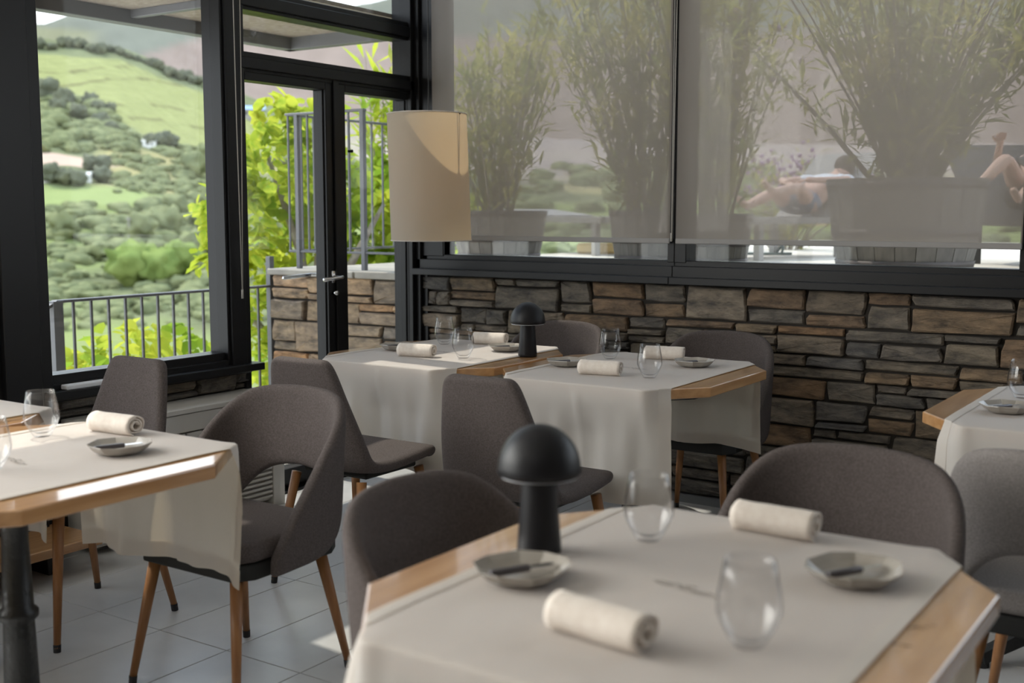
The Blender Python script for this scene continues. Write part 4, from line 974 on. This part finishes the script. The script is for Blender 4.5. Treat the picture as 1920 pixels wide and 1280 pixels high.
def colour1(a, e, x, y):
    n = fbm(x/16, y/16, 2); n2 = fbm(x/5, y/5, 3); n3 = fbm(x/45, y/45, 4)
    def C(c): return np.array(c)[None, None, :]*np.ones(a.shape+(1,))
    scrub = C((0.18, 0.205, 0.11))*(0.6+0.8*n[..., None]); green = C((0.23, 0.28, 0.11)); dry = C((0.33, 0.31, 0.15)); vine = C((0.27, 0.295, 0.125)); pink = C((0.50, 0.39, 0.30))
    c = scrub
    def mixin(c, d, m): m = np.clip(m, 0, 1)[..., None]; return c*(1-m)+d*m
    c = mixin(c, green, (n3-0.42)*6*np.clip((1.5-e)/1.5, 0, 1))
    c = mixin(c, dry*(0.7+0.6*n2[..., None]), np.clip((n-0.40)*6, 0, 1)*np.clip((e-0.6)/0.4, 0, 1)*np.clip((3.2-e)/0.3, 0, 1)*np.clip((54.0-a)/0.8, 0, 1))
    low = np.interp(a, [40, 47, 48.5, 50, 51.5, 52.5, 53.5, 54.2, 56, 58], [2.4, 2.7, 2.9, 3.1, 3.5, 4.1, 4.9, 5.2, 5.5, 5.6])
    top = lerp_tab(a, SKY1_A, SKY1_E)
    m = np.clip((e-low+0.25*(n2-0.5))/0.12, 0, 1)*np.clip((top-0.55-e)/0.1, 0, 1)
    rows = 0.90+0.16*(np.sin(e*42+1.2*np.sin(a*1.5)) > -0.2); vv = vine*rows[..., None]*(0.88+0.24*n2[..., None])
    for (ea, k) in ((4.1, 0.04), (4.75, 0.03), (5.9, 0.035), (6.45, 0.03)):
        line = np.abs(e-(ea+0.22*np.sin((a-50)*0.9))) < 0.035
        vv = np.where((line & (fbm(a*0.8, a*0+ea, 9, 2) > 0.42))[..., None], C((0.15, 0.15, 0.07)), vv)
    c = mixin(c, vv, m)
    c = mixin(c, pink, np.clip((e-2.0)/0.1, 0, 1)*np.clip((2.75-0.1*(56-a)-e)/0.1, 0, 1)*np.clip((a-52.2)/0.5, 0, 1))
    c = mixin(c, pink*0.95, np.clip((e-1.0)/0.1, 0, 1)*np.clip((1.5-e)/0.1, 0, 1)*np.clip((53.2-a)/0.5, 0, 1)*np.clip((a-50.2)/0.5, 0, 1))
    c = mixin(c, C((0.26, 0.32, 0.13)), np.clip((e-0.3)/0.1, 0, 1)*np.clip((1.15-e)/0.1, 0, 1)*np.clip((a-50.5)/1.2, 0, 1))
    c = mixin(c, C((0.20, 0.13, 0.08)), np.clip(1-np.abs(e+0.25+0.05*np.sin(a*2))/0.14, 0, 1)*(a > 52.0)*0.9)
    c = mixin(c, C((0.46, 0.28, 0.16)), (np.abs(e+0.52+0.06*np.sin(a*2)) < 0.06)*0.8)
    c = mixin(c, C((0.40, 0.34, 0.32)), np.clip((44-a)/3, 0, 1)*np.clip((e-1)/1.0, 0, 1)*0.8)
    return np.clip(c*0.92*np.array([1.03, 0.98, 1.0]), 0, 1)
hill('hill_near', np.arange(-12, 78, 0.25), np.concatenate([np.linspace(14, 120, 50), np.linspace(122, 640, 300), np.linspace(643, 760, 20)]), elev1, colour1, '', 1.2)
SKY2_A = [-10, 10, 25, 33, 38, 44, 48, 50, 52.2, 53.8, 54.4, 54.9, 55.4, 55.9, 56.5, 60, 75]; SKY2_E = [11.5, 11.5, 11.5, 11.3, 10.5, 9.2, 8.7, 9.1, 9.1, 8.9, 8.85, 8.7, 8.42, 8.35, 8.2, 7.9, 7]
def elev2(a, q):
    top = lerp_tab(a, SKY2_A, SKY2_E); e = np.interp(q, [700, 1500, 1700], [-1, 1, 0.9]); return np.where(e > 0, e*top, e*3)
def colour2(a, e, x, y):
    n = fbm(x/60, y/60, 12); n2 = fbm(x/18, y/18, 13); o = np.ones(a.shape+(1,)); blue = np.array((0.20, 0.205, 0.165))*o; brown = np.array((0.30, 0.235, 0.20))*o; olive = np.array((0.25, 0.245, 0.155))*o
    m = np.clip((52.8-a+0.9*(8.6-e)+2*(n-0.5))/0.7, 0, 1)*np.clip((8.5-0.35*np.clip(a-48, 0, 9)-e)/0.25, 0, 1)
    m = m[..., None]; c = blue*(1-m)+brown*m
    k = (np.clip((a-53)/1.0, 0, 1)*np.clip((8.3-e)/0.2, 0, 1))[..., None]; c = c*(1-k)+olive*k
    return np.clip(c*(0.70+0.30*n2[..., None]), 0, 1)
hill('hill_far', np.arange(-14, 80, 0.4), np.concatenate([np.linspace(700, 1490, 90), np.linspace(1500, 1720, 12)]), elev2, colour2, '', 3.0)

# scrub over the slope as one mass, then the trees one can tell apart
def on_hill(a, q):
    a = np.asarray(a, float); q = np.asarray(q, float); e = elev1(a, q); ar = np.radians(a)
    X = -np.sin(ar)*q; Y = np.cos(ar)*q; return np.stack([X, Y, 1.34+q*np.tan(np.radians(e))+1.2*(fbm(X/9, Y/9, 5)-0.5)*np.clip(q/100, 0.2, 2)], -1), e
def hillpts(n, seed, a0, a1, e0, e1):
    rng = np.random.default_rng(seed); a = rng.uniform(a0, a1, n); qq = np.linspace(60, 640, 1500); ee = rng.uniform(e0, e1, n)
    q = np.array([np.interp(t, elev1(np.full(1500, u), qq), qq) for u, t in zip(a, ee)]); return a, q, ee
def vine_low(a): return np.interp(a, [40, 47, 48.5, 50, 51.5, 52.5, 53.5, 54.2, 56, 58], [2.4, 2.7, 2.9, 3.1, 3.5, 4.1, 4.9, 5.2, 5.5, 5.6])
MM = []
for n, seed, a0, a1, e0, e1, s0, s1 in ((620, 1, 46, 59, -5.5, 0.2, 0.7, 2.4), (170, 2, 52, 58, 2.7, 5.0, 0.9, 2.2), (220, 3, 46, 53, 0.8, 3.0, 0.6, 1.6), (320, 4, 8, 46, -3.0, 3.0, 1.2, 3.5)):
    rng = np.random.default_rng(seed+99); a, q, e = hillpts(n, seed, a0, a1, e0, e1); ok = e < vine_low(a)-0.12; a, q = a[ok], q[ok]; n = len(a); P, _ = on_hill(a, q)
    s = rng.uniform(s0, s1, n)*q/250; Sx = np.stack([s*rng.uniform(0.9, 1.5, n), s*rng.uniform(0.9, 1.5, n), s*rng.uniform(0.5, 0.9, n)], 1); P[:, 2] += 0.2*s
    yaw = rng.uniform(0, 6.28, n); Rm = np.zeros((n, 3, 3)); Rm[:, 0, 0] = np.cos(yaw); Rm[:, 0, 1] = -np.sin(yaw); Rm[:, 1, 0] = np.sin(yaw); Rm[:, 1, 1] = np.cos(yaw); Rm[:, 2, 2] = 1
    MM.append(mats(P, Rm, Sx))
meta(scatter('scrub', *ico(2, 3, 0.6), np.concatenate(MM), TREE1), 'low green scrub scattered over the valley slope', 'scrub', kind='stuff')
FT = [ico(3, s, 0.55) for s in (1, 2, 3)]; FTM = []
for s, (v, f) in enumerate(FT):
    me = bpy.data.meshes.new('crown'); me.from_pydata([(p[0], p[1], p[2]*0.9+0.95) for p in v], [], f); FTM.append(me)
tm = bpy.data.meshes.new('trunk'); bm = bmesh.new(); tube(bm, [(0, 0, -0.6), (0, 0, 0.5)], [0.10, 0.07], 6); bm.to_mesh(tm); bm.free(); tm.materials.append(BARK)
CM = {}
def far_tree(a, e, s, mat, label, group, i):
    qq = np.linspace(60, 640, 1500); q = float(np.interp(e, elev1(np.full(1500, a), qq), qq)); P, _ = on_hill([a], [q]); s = s*q/300
    t = thing('distant_tree', label, 'tree', tuple(P[0]), random.uniform(0, 6.28), group); t.scale = (s, s, s*random.uniform(0.85, 1.2))
    k = (i % 3, mat.name)
    if k not in CM: CM[k] = FTM[i % 3].copy(); CM[k].materials.append(mat); CM[k].shade_smooth()
    c = bpy.data.objects.new('crown', CM[k]); COL.objects.link(c); c.parent = t
    c = bpy.data.objects.new('trunk', tm); COL.objects.link(c); c.parent = t
OW = 'first second third fourth fifth sixth seventh eighth ninth tenth eleventh twelfth thirteenth fourteenth fifteenth sixteenth seventeenth eighteenth nineteenth twentieth'.split()
OW += ['twenty-'+w for w in OW[:9]]+['thirtieth']+['thirty-'+w for w in OW[:9]]
ORD = ['leftmost','second','third','fourth','fifth','sixth','seventh','eighth','ninth','tenth']
rr = random.Random(4); i = 0
for k in range(34):
    a = 47.6+8.6*k/33+rr.uniform(-0.08, 0.08); top = float(np.interp(a, SKY1_A, SKY1_E)); i += 1
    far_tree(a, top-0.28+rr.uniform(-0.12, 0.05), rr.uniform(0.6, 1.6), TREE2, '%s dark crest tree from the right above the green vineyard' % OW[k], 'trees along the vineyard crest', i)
for a, e, s in ((55.6, 4.9, 4.6), (55.2, 4.4, 3.2), (54.9, 4.6, 3.6), (54.3, 4.2, 3.2), (53.75, 4.7, 3.0), (53.45, 4.5, 2.6), (53.4, 3.9, 3.4), (52.9, 4.55, 2.0), (52.9, 3.6, 2.6)):
    i += 1; far_tree(a, e, s*0.62, TREE2, '%s dark tree of the clump at the lower left border of the vineyard' % ORD[(i-35) % 10], 'trees below the vineyard', i)
for a, e, s in ((55.6, 1.25, 2.2), (55.0, 1.2, 2.2), (54.4, 1.15, 1.8), (53.9, 1.95, 1.8), (53.4, 1.3, 2.2), (53.3, 1.9, 1.9), (51.2, 3.05, 1.8), (50.9, 3.05, 2.0), (50.5, 3.05, 2.0), (50.2, 3.0, 1.7)):
    i += 1; far_tree(a, e, s, TREE2, '%s dark round tree among the small white houses on the slope' % ORD[(i-44) % 10], 'trees by the white houses', i)
for a, e, s in ((52.2, -2.6, 9.5), (51.0, -2.7, 7.5), (50.0, -2.2, 7.0)):
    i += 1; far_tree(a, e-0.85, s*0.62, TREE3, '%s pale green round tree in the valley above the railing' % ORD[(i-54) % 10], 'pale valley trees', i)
for a, e, s in ((55.2, -0.9, 5), (53.6, -1.9, 5), (51.8, -1.2, 5.5), (50.6, -0.9, 6), (50.2, 0.1, 5), (49.3, 1.9, 5), (49.2, 0.4, 5), (49.2, -2.0, 7), (48.9, -0.8, 6.5), (48.8, 2.6, 4.5)):
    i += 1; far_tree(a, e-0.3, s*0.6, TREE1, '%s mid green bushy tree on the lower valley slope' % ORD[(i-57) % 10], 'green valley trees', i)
def cottage(a, e, w, h, roof, label, wall=None):
    qq = np.linspace(60, 640, 1500); q = float(np.interp(e, elev1(np.full(1500, a), qq), qq)); P, _ = on_hill([a], [q]); k = q/300
    t = thing('cottage', label, 'house', tuple(P[0]), R(a)); w *= k; h *= k; d = w*0.7
    boxes('wall', [((-w/2, -d/2, -2*k), (w/2, d/2, h))], wall or WHITEW, t, bev=0)
    mesh('roof', [(-w*0.54, -d*0.56, h), (w*0.54, -d*0.56, h), (w*0.54, d*0.56, h), (-w*0.54, d*0.56, h), (-w*0.54, 0, h+d*0.22), (w*0.54, 0, h+d*0.22)], [(0, 1, 5, 4), (2, 3, 4, 5), (0, 4, 3), (1, 2, 5), (0, 3, 2, 1)], roof, t)
    boxes('window', [((-w*0.25, -d/2-0.05*k, h*0.35), (-w*0.1, -d/2, h*0.75))], DARKCL, t, bev=0); boxes('window', [((w*0.1, -d/2-0.05*k, h*0.35), (w*0.25, -d/2, h*0.75))], DARKCL, t, bev=0)
cottage(51.25, 3.05, 3.2, 1.3, WHITEW, 'small white hut at the foot of the vineyard slope')
cottage(54.3, 1.35, 4.6, 1.6, WHITEW, 'long white house between dark round trees at left')
cottage(55.85, 1.3, 4.0, 2.2, ROOFT, 'white house with a clay roof at the left window edge')
cottage(53.7, 2.05, 1.6, 1.0, WHITEW, 'tiny white hut among dark trees above the long house')
cottage(46.6, 4.4, 7.0, 2.0, BLUEROOF, 'house with a blue roof seen through the upper door glass', GREYPL)
t = thing('utility_pole', 'thin pale pole standing on the green terraces of the valley', 'pole', tuple(on_hill([52.3], [262])[0][0]))
bm = bmesh.new(); tube(bm, [(0, 0, -1), (0, 0, 5.2)], [0.22, 0.16], 6); bmo('mast', bm, GREYPL, t); boxes('cross_arm', [((-0.9, -0.08, 4.6), (0.9, 0.08, 4.8))], GREYPL, t, bev=0)
